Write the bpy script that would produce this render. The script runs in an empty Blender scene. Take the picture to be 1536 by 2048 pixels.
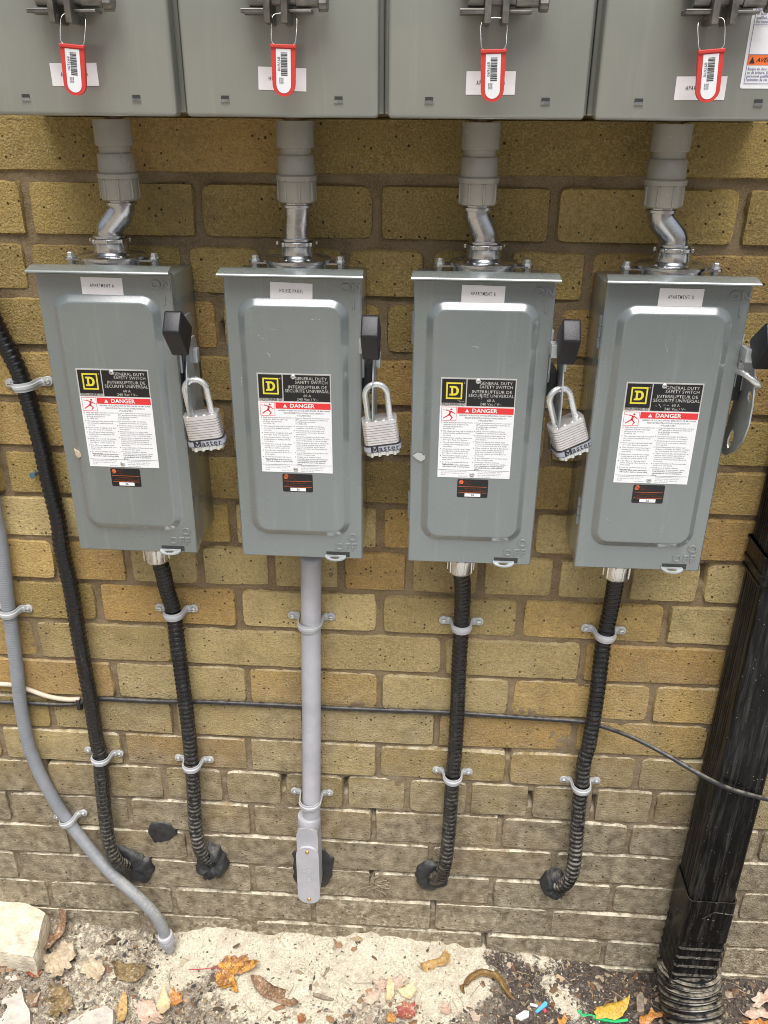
import bpy, bmesh, math, random
from mathutils import Vector, Matrix, noise
PI = math.pi
rnd = random.Random(7)
scene = bpy.context.scene

# ------------------------------------------------------------------ camera
cam = bpy.data.cameras.new('camera'); camo = bpy.data.objects.new('camera', cam)
scene.collection.objects.link(camo); scene.camera = camo
R3 = [[0.998033, -0.033329, 0.053096], [0.062248, 0.426571, -0.902309], [0.007424, 0.90384, 0.427807]]
camo.matrix_world = Matrix((R3[0] + [0.0], R3[1] + [-1.1159], R3[2] + [1.455], [0, 0, 0, 1]))
cam.sensor_fit = 'VERTICAL'; cam.sensor_height = 24.0; cam.lens = 19.6612
cam.clip_start = .02; cam.clip_end = 500

# ------------------------------------------------------------------ daylight: soft bright overcast
SUN_EL, SUN_AZ = 69, 6            # azimuth measured from the outward wall normal (-y) towards +x
world = bpy.data.worlds.new('World'); scene.world = world; world.use_nodes = True
wn = world.node_tree.nodes; wl = world.node_tree.links
bg = wn['Background']
sky = wn.new('ShaderNodeTexSky'); sky.sky_type = 'NISHITA'; sky.sun_disc = False
sky.sun_elevation = math.radians(SUN_EL); sky.sun_rotation = math.radians(180 - SUN_AZ)
sky.air_density = 1.0; sky.dust_density = 5.0; sky.ozone_density = 1.0
hs = wn.new('ShaderNodeHueSaturation'); hs.inputs['Saturation'].default_value = .55   # thin cloud whitens the blue
wl.new(sky.outputs[0], hs.inputs['Color']); wl.new(hs.outputs[0], bg.inputs['Color'])
bg.inputs['Strength'].default_value = .088
sun = bpy.data.lights.new('sun', 'SUN'); suno = bpy.data.objects.new('sun', sun); scene.collection.objects.link(suno)
sun.energy = 3.0; sun.angle = math.radians(50); sun.color = (1, .985, .965)
sd = Vector((math.sin(math.radians(SUN_AZ)) * math.cos(math.radians(SUN_EL)), -math.cos(math.radians(SUN_AZ)) * math.cos(math.radians(SUN_EL)), math.sin(math.radians(SUN_EL))))
suno.rotation_euler = sd.to_track_quat('Z', 'Y').to_euler()
vs = scene.view_settings
vs.view_transform = 'Standard'; vs.look = 'None'; vs.gamma = 1; vs.exposure = .68
scene.cycles.filter_width = 1.0

# ------------------------------------------------------------------ materials
def N(nt, t, **kw):
    n = nt.nodes.new(t)
    for k, v in kw.items():
        if k in n.inputs: n.inputs[k].default_value = v
        else: setattr(n, k, v)
    return n
def mk(name):
    m = bpy.data.materials.new(name); m.use_nodes = True
    nt = m.node_tree; b = nt.nodes['Principled BSDF']
    return m, nt, b, nt.links.new
def coords(nt):
    return nt.nodes.new('ShaderNodeTexCoord').outputs['Object']
def pos(nt):
    return nt.nodes.new('ShaderNodeNewGeometry').outputs['Position']
def ramp(nt, link, src, a, b, ca=0.0, cb=1.0):
    r = N(nt, 'ShaderNodeMapRange'); r.inputs[1].default_value = a; r.inputs[2].default_value = b
    r.inputs[3].default_value = ca; r.inputs[4].default_value = cb
    link(src, r.inputs[0]); return r.outputs[0]
def math_(nt, link, op, a, b=None):
    n = N(nt, 'ShaderNodeMath', operation=op)
    for i, x in enumerate((a, b)):
        if x is None: continue
        if hasattr(x, 'is_linked'): link(x, n.inputs[i])
        else: n.inputs[i].default_value = x
    return n.outputs[0]
def mix(nt, link, f, a, b, bt='MIX'):
    n = N(nt, 'ShaderNodeMix', data_type='RGBA', blend_type=bt)
    for i, x in ((0, f), (6, a), (7, b)):
        if hasattr(x, 'is_linked'): link(x, n.inputs[i])
        elif i == 0: n.inputs[0].default_value = x
        else: n.inputs[i].default_value = (*x, 1)
    return n.outputs[2]
def noi(nt, link, vec, scale, detail=3, rough=.55, dist=0):
    n = N(nt, 'ShaderNodeTexNoise'); n.inputs['Scale'].default_value = scale; n.inputs['Detail'].default_value = detail
    n.inputs['Roughness'].default_value = rough; n.inputs['Distortion'].default_value = dist
    link(vec, n.inputs['Vector']); return n.outputs['Fac']
def vor(nt, link, vec, scale, rand=1.0, out='Distance'):
    n = N(nt, 'ShaderNodeTexVoronoi'); n.inputs['Scale'].default_value = scale; n.inputs['Randomness'].default_value = rand
    link(vec, n.inputs['Vector']); return n.outputs[out]
def bump(nt, link, b, h, strength, dist):
    n = N(nt, 'ShaderNodeBump'); n.inputs['Strength'].default_value = strength; n.inputs['Distance'].default_value = dist
    link(h, n.inputs['Height']); link(n.outputs[0], b.inputs['Normal']); return n
DUST = (.66, .59, .45)
def dust_factor(nt, link, zlo, zhi, amount, nz0=.25, nz1=.75, scale=90):
    """pale masonry dust that has settled on faces turned upwards, thicker low down near the drilling"""
    g = nt.nodes.new('ShaderNodeNewGeometry')
    s = N(nt, 'ShaderNodeSeparateXYZ'); link(g.outputs['Normal'], s.inputs[0])
    p = N(nt, 'ShaderNodeSeparateXYZ'); link(g.outputs['Position'], p.inputs[0])
    up = ramp(nt, link, s.outputs['Z'], nz0, nz1)
    low = ramp(nt, link, p.outputs['Z'], zhi, zlo)
    nn = ramp(nt, link, noi(nt, link, g.outputs['Position'], scale, 4, .65), .38, .62)
    f = math_(nt, link, 'MULTIPLY', math_(nt, link, 'MULTIPLY', up, low), nn)
    return math_(nt, link, 'MULTIPLY', f, amount)

def simple(name, col, rough=.5, metal=0.0, var=0.0, vscale=30, bmp=0.0, bscale=400, bdist=.0004, dust=None, specks=0.0, rvar=0.0, coat=0, spec=None, streak=0):
    m, nt, b, L = mk(name)
    P = pos(nt)
    c = None
    if var:
        f = noi(nt, L, P, vscale, 4, .6)
        lo = tuple(x * (1 - var) for x in col); hi = tuple(min(1, x * (1 + var)) for x in col)
        c = mix(nt, L, ramp(nt, L, f, .3, .7), lo, hi)
    if specks:
        d = vor(nt, L, P, 420, 1); cc = vor(nt, L, P, 420, 1, 'Color')
        s = N(nt, 'ShaderNodeSeparateColor'); L(cc, s.inputs[0])
        rad = ramp(nt, L, s.outputs[0], 1 - specks, 1, 0, .28)
        f = math_(nt, L, 'LESS_THAN', d, rad)
        c = mix(nt, L, f, c if c is not None else col, (.5, .48, .42))
    if streak:      # dried run-off and scuffs along the length
        mp = nt.nodes.new('ShaderNodeMapping'); mp.inputs['Scale'].default_value = (1, 1, .05); L(P, mp.inputs[0])
        c = mix(nt, L, ramp(nt, L, noi(nt, L, mp.outputs[0], 170, 5, .75), .48, .75, 0, 1), c if c is not None else col, (streak, streak * .95, streak * .88))
    if dust:
        c = mix(nt, L, dust_factor(nt, L, *dust), c if c is not None else col, DUST)
    if c is not None: L(c, b.inputs['Base Color'])
    else: b.inputs['Base Color'].default_value = (*col, 1)
    b.inputs['Roughness'].default_value = rough; b.inputs['Metallic'].default_value = metal
    if spec is not None: b.inputs['Specular IOR Level'].default_value = spec
    if coat: b.inputs['Coat Weight'].default_value = coat
    if rvar:
        L(ramp(nt, L, noi(nt, L, P, vscale * 2, 4), .3, .7, max(.02, rough - rvar), rough + rvar), b.inputs['Roughness'])
    if bmp: bump(nt, L, b, noi(nt, L, P, bscale, 3), bmp, bdist)
    return m

def brick_mat():
    m, nt, b, L = mk('yellow stock brick')
    P = pos(nt)
    oi = nt.nodes.new('ShaderNodeObjectInfo')
    sp = N(nt, 'ShaderNodeSeparateXYZ'); L(P, sp.inputs[0])
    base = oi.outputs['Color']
    c = mix(nt, L, ramp(nt, L, noi(nt, L, P, 11, 4, .6), .42, .8, 0, .6), base, (.26, .185, .075))          # firing blotches
    c = mix(nt, L, ramp(nt, L, noi(nt, L, P, 26, 3, .6, .6), .56, .78, 0, .55), c, (.50, .31, .12))    # warmer patches
    c = mix(nt, L, ramp(nt, L, noi(nt, L, P, 160, 5, .75), .30, .60, .62, 0), c, mix(nt, L, .55, c, (.05, .035, .018)))
    c = mix(nt, L, ramp(nt, L, noi(nt, L, P, 420, 3, .7), .45, .72, 0, .6), c, (.66, .52, .28))
    c = mix(nt, L, ramp(nt, L, noi(nt, L, P, 330, 2, .6), .28, .47, .42, 0), c, (.15, .10, .04))  # dark mottle painted in to stand for shading of the fine bumps
    c = mix(nt, L, ramp(nt, L, noi(nt, L, P, 7, 6, .7, .5), .52, .72, 0, .5), c, (.15, .12, .07))      # old soot
    # grime of the splash zone near the ground
    zz = math_(nt, L, 'ADD', sp.outputs['Z'], ramp(nt, L, noi(nt, L, P, 5, 4, .6), .2, .8, -.22, .22))
    c = mix(nt, L, ramp(nt, L, zz, .66, .24, 0, .9), c, mix(nt, L, ramp(nt, L, noi(nt, L, P, 45, 4, .6), .3, .7), (.120, .10, .070), (.46, .395, .285)))
    # efflorescence and caked dust, lowest courses
    w = math_(nt, L, 'MULTIPLY', ramp(nt, L, zz, .22, -.02), ramp(nt, L, noi(nt, L, P, 75, 6, .75), .50, .62))
    c = mix(nt, L, math_(nt, L, 'MULTIPLY', w, .85), c, (.66, .59, .45))
    # iron spots and pits
    d = vor(nt, L, P, 130); rc = vor(nt, L, P, 130, 1, 'Color'); s = N(nt, 'ShaderNodeSeparateColor'); L(rc, s.inputs[0])
    rad = ramp(nt, L, s.outputs[0], .55, 1, 0, .24)
    pit = ramp(nt, L, math_(nt, L, 'SUBTRACT', d, rad), .02, -.03)
    c = mix(nt, L, math_(nt, L, 'MULTIPLY', pit, .85), c, (.035, .022, .012))
    c = mix(nt, L, dust_factor(nt, L, .34, .80, 1.15, .34, .80, 48), c, (.76, .69, .53))
    L(c, b.inputs['Base Color']); b.inputs['Roughness'].default_value = .92
    b.inputs['Specular IOR Level'].default_value = .25
    h = math_(nt, L, 'ADD', math_(nt, L, 'MULTIPLY', noi(nt, L, P, 310, 4, .65), 1.0), math_(nt, L, 'MULTIPLY', noi(nt, L, P, 80, 3, .5), .45))
    h = math_(nt, L, 'SUBTRACT', h, math_(nt, L, 'MULTIPLY', pit, 1.2))
    bump(nt, L, b, h, 1.0, .0050)
    return m
def mortar_mat():
    m, nt, b, L = mk('sandy lime mortar')
    P = pos(nt); sp = N(nt, 'ShaderNodeSeparateXYZ'); L(P, sp.inputs[0])
    c = mix(nt, L, ramp(nt, L, noi(nt, L, P, 18, 4, .6), .3, .7), (.17, .115, .06), (.37, .275, .16))
    c = mix(nt, L, ramp(nt, L, noi(nt, L, P, 520, 3, .75), .4, .7, 0, .8), c, (.44, .34, .21))
    c = mix(nt, L, ramp(nt, L, noi(nt, L, P, 330, 3, .75), .62, .72, 0, .8), c, (.08, .05, .03))
    c = mix(nt, L, ramp(nt, L, sp.outputs['Z'], .7, .2, 0, .7), c, mix(nt, L, ramp(nt, L, noi(nt, L, P, 60, 4), .3, .7), (.17, .135, .09), (.36, .30, .21)))
    w = math_(nt, L, 'MULTIPLY', ramp(nt, L, sp.outputs['Z'], .62, .12), ramp(nt, L, noi(nt, L, P, 38, 6, .75), .50, .60))
    c = mix(nt, L, math_(nt, L, 'MULTIPLY', w, .7), c, (.50, .44, .34))
    c = mix(nt, L, dust_factor(nt, L, .3, .8, .9, .3, .8, 70), c, DUST)
    L(c, b.inputs['Base Color']); b.inputs['Roughness'].default_value = .95; b.inputs['Specular IOR Level'].default_value = .15
    bump(nt, L, b, noi(nt, L, P, 360, 5, .8), 1.0, .0042)
    return m
def paint_mat(name, col, rough=.36):
    m, nt, b, L = mk(name)
    P = pos(nt)
    c = mix(nt, L, ramp(nt, L, noi(nt, L, P, 7, 4, .6), .3, .7, 0, 1), tuple(x * .93 for x in col), tuple(x * 1.05 for x in col))
    # light scuffs and dust specks
    v = nt.nodes.new('ShaderNodeMapping'); v.inputs['Scale'].default_value = (1, 1, .35); L(P, v.inputs[0])
    f = ramp(nt, L, noi(nt, L, v.outputs[0], 170, 6, .8, 1.5), .73, .78, 0, .3)
    f = math_(nt, L, 'MULTIPLY', f, ramp(nt, L, noi(nt, L, P, 9, 2), .5, .62))
    c = mix(nt, L, f, c, (.55, .55, .52))
    v2 = nt.nodes.new('ShaderNodeMapping'); v2.inputs['Scale'].default_value = (1, 1, .06); L(P, v2.inputs[0])
    c = mix(nt, L, ramp(nt, L, noi(nt, L, v2.outputs[0], 75, 4, .7), .55, .8, 0, .16), c, (.42, .41, .36))      # faint run-off streaks
    c = mix(nt, L, dust_factor(nt, L, 1.0, 1.4, .25, .5, .95, 220), c, (.5, .48, .42))
    L(c, b.inputs['Base Color'])
    L(ramp(nt, L, noi(nt, L, P, 12, 3, .5), .3, .7, rough - .03, rough + .05), b.inputs['Roughness'])
    b.inputs['Specular IOR Level'].default_value = .8; b.inputs['Coat Weight'].default_value = 1.0; b.inputs['Coat IOR'].default_value = 1.6; b.inputs['Coat Roughness'].default_value = .15
    bump(nt, L, b, noi(nt, L, P, 750, 2), .12, .0003)
    return m
def black_flex():
    m, nt, b, L = mk('black flexible conduit jacket')
    P = pos(nt)
    mp = nt.nodes.new('ShaderNodeMapping'); mp.inputs['Scale'].default_value = (1, 1, .25); L(P, mp.inputs[0])
    f = ramp(nt, L, noi(nt, L, mp.outputs[0], 160, 5, .75), .52, .74, 0, .45)
    sp = N(nt, 'ShaderNodeSeparateXYZ'); L(P, sp.inputs[0])
    f = math_(nt, L, 'MULTIPLY', f, ramp(nt, L, sp.outputs['Z'], .95, .35, .12, 1))
    c = mix(nt, L, f, (.0075, .0075, .008), (.16, .16, .155))
    c = mix(nt, L, dust_factor(nt, L, .10, .60, .7, .15, .7, 120), c, (.50, .46, .38))
    L(c, b.inputs['Base Color'])
    L(ramp(nt, L, f, 0, .5, .24, .65), b.inputs['Roughness'])
    b.inputs['Specular IOR Level'].default_value = .5
    bump(nt, L, b, noi(nt, L, P, 380, 3), .2, .0006)
    return m
def leaf_mat(name, a, bcol, vein):
    m, nt, b, L = mk(name)
    P = pos(nt)
    c = mix(nt, L, ramp(nt, L, noi(nt, L, P, 55, 4, .6, .8), .42, .58), a, bcol)
    c = mix(nt, L, ramp(nt, L, noi(nt, L, P, 400, 4, .7), .45, .75, 0, .5), c, vein)
    w = N(nt, 'ShaderNodeTexWave', wave_type='BANDS', bands_direction='DIAGONAL'); w.inputs['Scale'].default_value = 42; w.inputs['Distortion'].default_value = 6; w.inputs['Detail'].default_value = 3; w.inputs['Detail Scale'].default_value = 2.5; L(P, w.inputs['Vector'])
    c = mix(nt, L, ramp(nt, L, w.outputs['Fac'], .86, 1, 0, .6), c, vein)
    c = mix(nt, L, ramp(nt, L, vor(nt, L, P, 130), .16, .08, 0, .6), c, (.06, .035, .02))
    c = mix(nt, L, ramp(nt, L, noi(nt, L, P, 190, 5, .75), .52, .70, 0, .75), c, DUST)
    L(c, b.inputs['Base Color']); b.inputs['Roughness'].default_value = .6
    b.inputs['Subsurface Weight'].default_value = 0
    bump(nt, L, b, noi(nt, L, P, 160, 5, .75), .9, .0025)
    return m
def ground_mat():
    m, nt, b, L = mk('soil and spilled brick dust')
    P = pos(nt)
    at = N(nt, 'ShaderNodeAttribute', attribute_name='dust')
    soil = mix(nt, L, ramp(nt, L, noi(nt, L, P, 120, 6, .75), .30, .62), (.06, .048, .038), (.33, .275, .205))
    soil = mix(nt, L, ramp(nt, L, noi(nt, L, P, 330, 4, .8), .50, .58), soil, (.42, .37, .30))
    sx_ = N(nt, 'ShaderNodeSeparateXYZ'); L(P, sx_.inputs[0])
    mulch = mix(nt, L, ramp(nt, L, noi(nt, L, P, 150, 6, .75), .35, .65), (.035, .028, .024), (.15, .12, .10))
    mulch = mix(nt, L, ramp(nt, L, noi(nt, L, P, 380, 4, .8), .58, .66), mulch, (.34, .30, .25))
    soil = mix(nt, L, ramp(nt, L, math_(nt, L, 'ADD', sx_.outputs['X'], ramp(nt, L, noi(nt, L, P, 20, 4), .3, .7, -.05, .05)), .11, .17), soil, mulch)
    pale = mix(nt, L, ramp(nt, L, noi(nt, L, P, 240, 5, .75), .35, .62), (.53, .465, .345), (.80, .74, .60))
    pale = mix(nt, L, ramp(nt, L, noi(nt, L, P, 420, 4, .8), .56, .66, 0, .8), pale, (.24, .19, .13))
    pale = mix(nt, L, ramp(nt, L, noi(nt, L, P, 32, 5, .7), .48, .68, 0, .6), pale, (.40, .345, .255))
    f = math_(nt, L, 'ADD', at.outputs['Fac'], ramp(nt, L, noi(nt, L, P, 70, 7, .8), .25, .75, -.6, .6))
    L(mix(nt, L, ramp(nt, L, f, .40, .60), soil, pale), b.inputs['Base Color'])
    b.inputs['Roughness'].default_value = 1.0; b.inputs['Specular IOR Level'].default_value = .1
    bump(nt, L, b, math_(nt, L, 'ADD', noi(nt, L, P, 260, 5, .8), noi(nt, L, P, 90, 4)), 1.0, .004)
    return m
def attr_mat(name, rough=.9):
    m, nt, b, L = mk(name)
    at = N(nt, 'ShaderNodeAttribute', attribute_name='tint')
    c = mix(nt, L, ramp(nt, L, noi(nt, L, pos(nt), 500, 3), .3, .7, 0, .5), at.outputs['Color'], (.05, .045, .035))
    L(c, b.inputs['Base Color']); b.inputs['Roughness'].default_value = rough
    return m

M = dict(
    brick=brick_mat(), mortar=mortar_mat(),
    paint=paint_mat('grey enamel of the switches', (.142, .164, .160), .28),
    meter=paint_mat('warm grey enamel of the meter boxes', (.218, .224, .192), .36),
    dark=simple('dark recess steel', (.03, .032, .03), .5),
    pvc=simple('grey pvc conduit', (.41, .41, .44), .42, var=.16, vscale=16, dust=(.3, .6, .3)),
    pvc2=simple('grey pvc fittings', (.29, .272, .228), .24, var=.1, vscale=20, rvar=.05),
    flexg=simple('grey flexible conduit jacket', (.235, .25, .27), .34, var=.12, vscale=40, dust=(.0, .35, .7, .1, .7, 150)),
    flexb=black_flex(),
    zinc=simple('cast zinc', (.54, .55, .56), .24, 1.0, var=.12, vscale=40, bmp=.06, bscale=200, rvar=.07),
    alu=simple('brushed aluminium fitting', (.66, .64, .60), .27, 1.0, var=.12, vscale=60, bmp=.05, bscale=300, rvar=.07),
    steel=simple('polished steel', (.72, .74, .73), .28, .8, var=.1, vscale=80, rvar=.06),
    galv=simple('galvanised arm steel', (.42, .45, .46), .38, .55, var=.15, vscale=50, rvar=.08),
    lamin=simple('laminated lock plates', (.74, .72, .72), .36, .8, var=.1, vscale=120),
    bumper=simple('lock bumper', (.42, .44, .50), .4, .4),
    bronze=simple('cast bracket metal', (.21, .20, .18), .45, .85, var=.3, vscale=60, bmp=.5, bscale=200, rvar=.1),
    grip=simple('black moulded grip', (.010, .0095, .013), .42, bmp=.6, bscale=650, bdist=.0005, spec=.45),
    putty=simple('dark duct seal putty', (.024, .025, .027), .58, var=.45, vscale=70, dust=(.1, .6, .18, .4, .95, 120), bmp=.8, bscale=90, bdist=.003),
    strap=simple('light grey pvc strap', (.42, .43, .44), .38, var=.06, vscale=50),
    cable=simple('weathered black cable', (.022, .022, .025), .45, var=.4, vscale=60, dust=(.4, .8, .35, .4, .95, 90)),
    white_cable=simple('painted cream cable', (.55, .47, .36), .55, var=.1, vscale=80),
    black_metal=simple('glossy black aluminium', (.006, .0057, .0055), .32, var=.4, vscale=40, specks=.06, dust=(.0, .4, .6, .5, 1.0, 200), streak=.055, bmp=.04, bscale=60, spec=.16),
    hose=simple('black corrugated plastic', (.008, .008, .010), .30, var=.2, dust=(-.1, .3, .75, .5, .95, 55), bmp=.15, bscale=200),
    paper=simple('white paper label', (.78, .755, .75), .6, spec=.2, var=.03, vscale=80),
    plastic_white=simple('white laminated label', (.74, .745, .75), .5, spec=.2, var=.035, vscale=60),
    ink=simple('black ink', (.02, .02, .022), .6),
    ink_soft=simple('grey ink', (.045, .045, .05), .6),
    black=simple('black print', (.008, .008, .009), .35),
    red=simple('red print', (.66, .03, .03), .45),
    yellow=simple('yellow print', (.66, .56, .04), .45),
    silver=simple('silver print', (.42, .41, .38), .4),
    orange=simple('orange print', (.80, .16, .03), .5),
    navy=simple('navy print', (.10, .10, .22), .5),
    tag_red=simple('red seal plastic', (.56, .045, .035), .42, var=.08, vscale=90),
    brass=simple('brass screw', (.62, .44, .15), .3, 1.0),
    stone=simple('pale broken concrete', (.56, .50, .38), .95, var=.3, vscale=40, bmp=1.0, bscale=160, bdist=.003, dust=(-.2, .3, .8, .3, .8, 80)),
    stone2=simple('grey pink stone', (.42, .38, .345), .95, var=.3, vscale=50, bmp=1.0, bscale=170, bdist=.002, dust=(-.2, .3, .6, .3, .8, 80)),
    bluebit=simple('blue plastic', (.10, .42, .80), .4), greenbit=simple('green plastic', (.02, .42, .13), .45),
    redbit=simple('red plastic', (.5, .06, .07), .5), whitebit=simple('white plastic scrap', (.7, .72, .72), .5),
    wood=simple('weathered wood', (.22, .18, .13), .9, var=.4, vscale=140, bmp=.8, bscale=180),
    twig=simple('dry root', (.30, .25, .17), .9, var=.3, vscale=150),
    redstem=simple('red leaf stem', (.38, .03, .05), .6),
    bluescrew=simple('blue coated screw', (.09, .17, .24), .4, .4),
    ground=ground_mat(), litter=attr_mat('leaf litter'), chip=simple('bare tan scrape', (.48, .38, .27), .8, var=.2, vscale=200),
    flake=simple('loose paint flake', (.42, .44, .42), .5),
)

# ------------------------------------------------------------------ builders
COL = scene.collection
def link(name, me, mats, parent=None, smooth=False):
    if not isinstance(mats, (list, tuple)): mats = [mats]
    for m in mats: me.materials.append(m)
    o = bpy.data.objects.new(name, me); COL.objects.link(o)
    if parent is not None: o.parent = parent
    if smooth:
        me.polygons.foreach_set('use_smooth', [True] * len(me.polygons))
        if smooth is not True: me.set_sharp_from_angle(angle=math.radians(smooth))
    return o
def bm_obj(name, bm, mats, parent=None, smooth=False):
    me = bpy.data.meshes.new(name); bmesh.ops.recalc_face_normals(bm, faces=bm.faces); bm.to_mesh(me); bm.free()
    return link(name, me, mats, parent, smooth)
def tag(o, label, cat, group=None, kind=None):
    o['label'] = label; o['category'] = cat
    if group: o['group'] = group
    if kind: o['kind'] = kind
    return o
def thing(name, loc, label, cat, group=None):
    o = bpy.data.objects.new(name, None); o.empty_display_size = .02; COL.objects.link(o); o.location = loc
    return tag(o, label, cat, group)
def copy_tree(o, parent=None):
    c = o.copy(); COL.objects.link(c)
    if parent is not None: c.parent = parent
    for ch in list(o.children): copy_tree(ch, c)
    return c
def box(bm, x0, x1, y0, y1, z0, z1, bev=0.0, seg=2, mi=0):
    n0 = len(bm.faces)
    r = bmesh.ops.create_cube(bm, size=1)
    vs_ = r['verts']
    for v in vs_:
        v.co = Vector(((x0 + x1) / 2 + v.co.x * (x1 - x0), (y0 + y1) / 2 + v.co.y * (y1 - y0), (z0 + z1) / 2 + v.co.z * (z1 - z0)))
    fs = {f for v in vs_ for f in v.link_faces}
    if bev:
        es = {e for v in vs_ for e in v.link_edges}
        out = bmesh.ops.bevel(bm, geom=list(es), offset=bev, segments=seg, profile=.5, affect='EDGES')
        fs |= set(out['faces'])
    for f in fs:
        if f.is_valid: f.material_index = mi
def lathe(bm, prof, n=24, center=(0, 0, 0), axis='Z', mi=0, cap=True):
    """prof: list of (r, h) from bottom to top; axis Z, Y (h runs towards -y) or X"""
    rings = []
    cx, cy, cz = center
    for r, h in prof:
        ring = []
        for i in range(n):
            a = 2 * PI * i / n
            p, q = r * math.cos(a), r * math.sin(a)
            co = (cx + p, cy + q, cz + h) if axis == 'Z' else ((cx + p, cy - h, cz + q) if axis == 'Y' else (cx + h, cy + p, cz + q))
            ring.append(bm.verts.new(co))
        rings.append(ring)
    for a, b in zip(rings, rings[1:]):
        for i in range(n):
            f = bm.faces.new((a[i], a[(i + 1) % n], b[(i + 1) % n], b[i])); f.material_index = mi
    if cap:
        for r in (rings[0], rings[-1]): bm.faces.new(r).material_index = mi
def prism(bm, poly, y0, y1, plane='xz', mi=0, holes=()):
    """extrude a polygon given in xz along y, in yz along x or in xy along z"""
    def co(p, t):
        return (p[0], t, p[1]) if plane == 'xz' else ((t, p[0], p[1]) if plane == 'yz' else (p[0], p[1], t))
    if not holes:
        A = [bm.verts.new(co(p, y0)) for p in poly]; B = [bm.verts.new(co(p, y1)) for p in poly]
        fs = [bm.faces.new(A), bm.faces.new(list(reversed(B)))]
        for i in range(len(poly)):
            j = (i + 1) % len(poly); fs.append(bm.faces.new((A[i], A[j], B[j], B[i])))
    else:
        fs = []
        for t in (y0, y1):
            es = []
            for lp in [poly] + list(holes):
                vv = [bm.verts.new(co(p, t)) for p in lp]
                es += [bm.edges.new((vv[i], vv[(i + 1) % len(vv)])) for i in range(len(vv))]
            fs += [g for g in bmesh.ops.triangle_fill(bm, edges=es, use_beauty=True)['geom'] if isinstance(g, bmesh.types.BMFace)]
        for lp in [poly] + list(holes):
            A = [bm.verts.new(co(p, y0)) for p in lp]; B = [bm.verts.new(co(p, y1)) for p in lp]
            for i in range(len(lp)):
                j = (i + 1) % len(lp); fs.append(bm.faces.new((A[i], A[j], B[j], B[i])))
        bmesh.ops.remove_doubles(bm, verts=bm.verts, dist=1e-6)
    for f in fs:
        if f.is_valid: f.material_index = mi
def rrect(x0, x1, z0, z1, r, n=5):
    out = []
    for cx, cz, a0 in ((x1 - r, z1 - r, 0), (x0 + r, z1 - r, 90), (x0 + r, z0 + r, 180), (x1 - r, z0 + r, 270)):
        for i in range(n + 1):
            a = math.radians(a0 + 90 * i / n); out.append((cx + r * math.cos(a), cz + r * math.sin(a)))
    return out
def smooth_path(pts, step):
    P = [Vector(p) for p in pts]
    P = [P[0] * 2 - P[1]] + P + [P[-1] * 2 - P[-2]]
    dense = []
    for i in range(1, len(P) - 2):
        p0, p1, p2, p3 = P[i - 1:i + 3]
        for k in range(24):
            t = k / 24
            dense.append(.5 * ((2 * p1) + (p2 - p0) * t + (2 * p0 - 5 * p1 + 4 * p2 - p3) * t * t + (3 * p1 - p0 - 3 * p2 + p3) * t ** 3))
    dense.append(P[-2])
    out = [dense[0]]; acc = 0
    for a, b in zip(dense, dense[1:]):
        l = (b - a).length
        while acc + l >= step:
            t = (step - acc) / l; a = a.lerp(b, t); out.append(a.copy()); l = (b - a).length; acc = 0
        acc += l
    if len(out) < 2 or acc > step * .3: out.append(dense[-1].copy())
    return out
def sweep(bm, path, rad, n=16, cap=True, mi=0):
    """tube along path; rad is a number or a function of (index, angle)"""
    T = [(path[min(i + 1, len(path) - 1)] - path[max(i - 1, 0)]).normalized() for i in range(len(path))]
    ref = Vector((0, 1, 0)) if abs(T[0].y) < .9 else Vector((1, 0, 0))
    u = (ref - T[0] * ref.dot(T[0])).normalized(); rings = []
    for i, p in enumerate(path):
        u = (u - T[i] * u.dot(T[i])).normalized(); w = T[i].cross(u); ring = []
        for k in range(n):
            a = 2 * PI * k / n; r = rad(i, a) if callable(rad) else rad
            ring.append(bm.verts.new(p + u * (r * math.cos(a)) + w * (r * math.sin(a))))
        rings.append(ring)
    for A, B in zip(rings, rings[1:]):
        for k in range(n):
            bm.faces.new((A[k], A[(k + 1) % n], B[(k + 1) % n], B[k])).material_index = mi
    if cap:
        bm.faces.new(rings[0]).material_index = mi; bm.faces.new(rings[-1]).material_index = mi
_tc = {}
def text_mesh(s, size, align='CENTER', bold=0.0, sx=1.0, extrude=0.0, bevel=0.0, shear=0.0, res=2, spacing=1.0, line=1.0):
    """lettering as a mesh in the xz plane facing -y, from Blender's own built-in font"""
    cu = bpy.data.curves.new('lettering', 'FONT'); cu.body = s; cu.size = size; cu.align_x = align; cu.align_y = 'CENTER'
    cu.resolution_u = res; cu.offset = bold * size; cu.extrude = extrude; cu.bevel_depth = bevel; cu.bevel_resolution = 1
    cu.shear = shear; cu.space_character = spacing; cu.space_line = line
    o = bpy.data.objects.new('lettering', cu); COL.objects.link(o)
    dg = bpy.context.evaluated_depsgraph_get(); dg.update()
    me = bpy.data.meshes.new_from_object(o.evaluated_get(dg))
    bpy.data.objects.remove(o); bpy.data.curves.remove(cu)
    me.materials.clear()
    me.transform(Matrix.Rotation(PI / 2, 4, 'X') @ Matrix.Diagonal((sx, 1, 1, 1)))
    return me
def add_mesh(bm, me, loc=(0, 0, 0), rot=0.0, mi=0):
    n0 = len(bm.faces)
    me.transform(Matrix.Translation(loc) @ Matrix.Rotation(rot, 4, 'Y'))
    bm.from_mesh(me); bm.faces.ensure_lookup_table()
    for f in bm.faces[n0:]: f.material_index = mi
    bpy.data.meshes.remove(me)
def txt(bm, s, x, y, z, size, mi=0, **kw): add_mesh(bm, text_mesh(s, size, **kw), (x, y, z), kw.pop('rot', 0) if 'rot' in kw else 0, mi)
def sheet(bm, poly, y, t=.0003, mi=0): prism(bm, poly, y, y - t, 'xz', mi)
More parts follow.
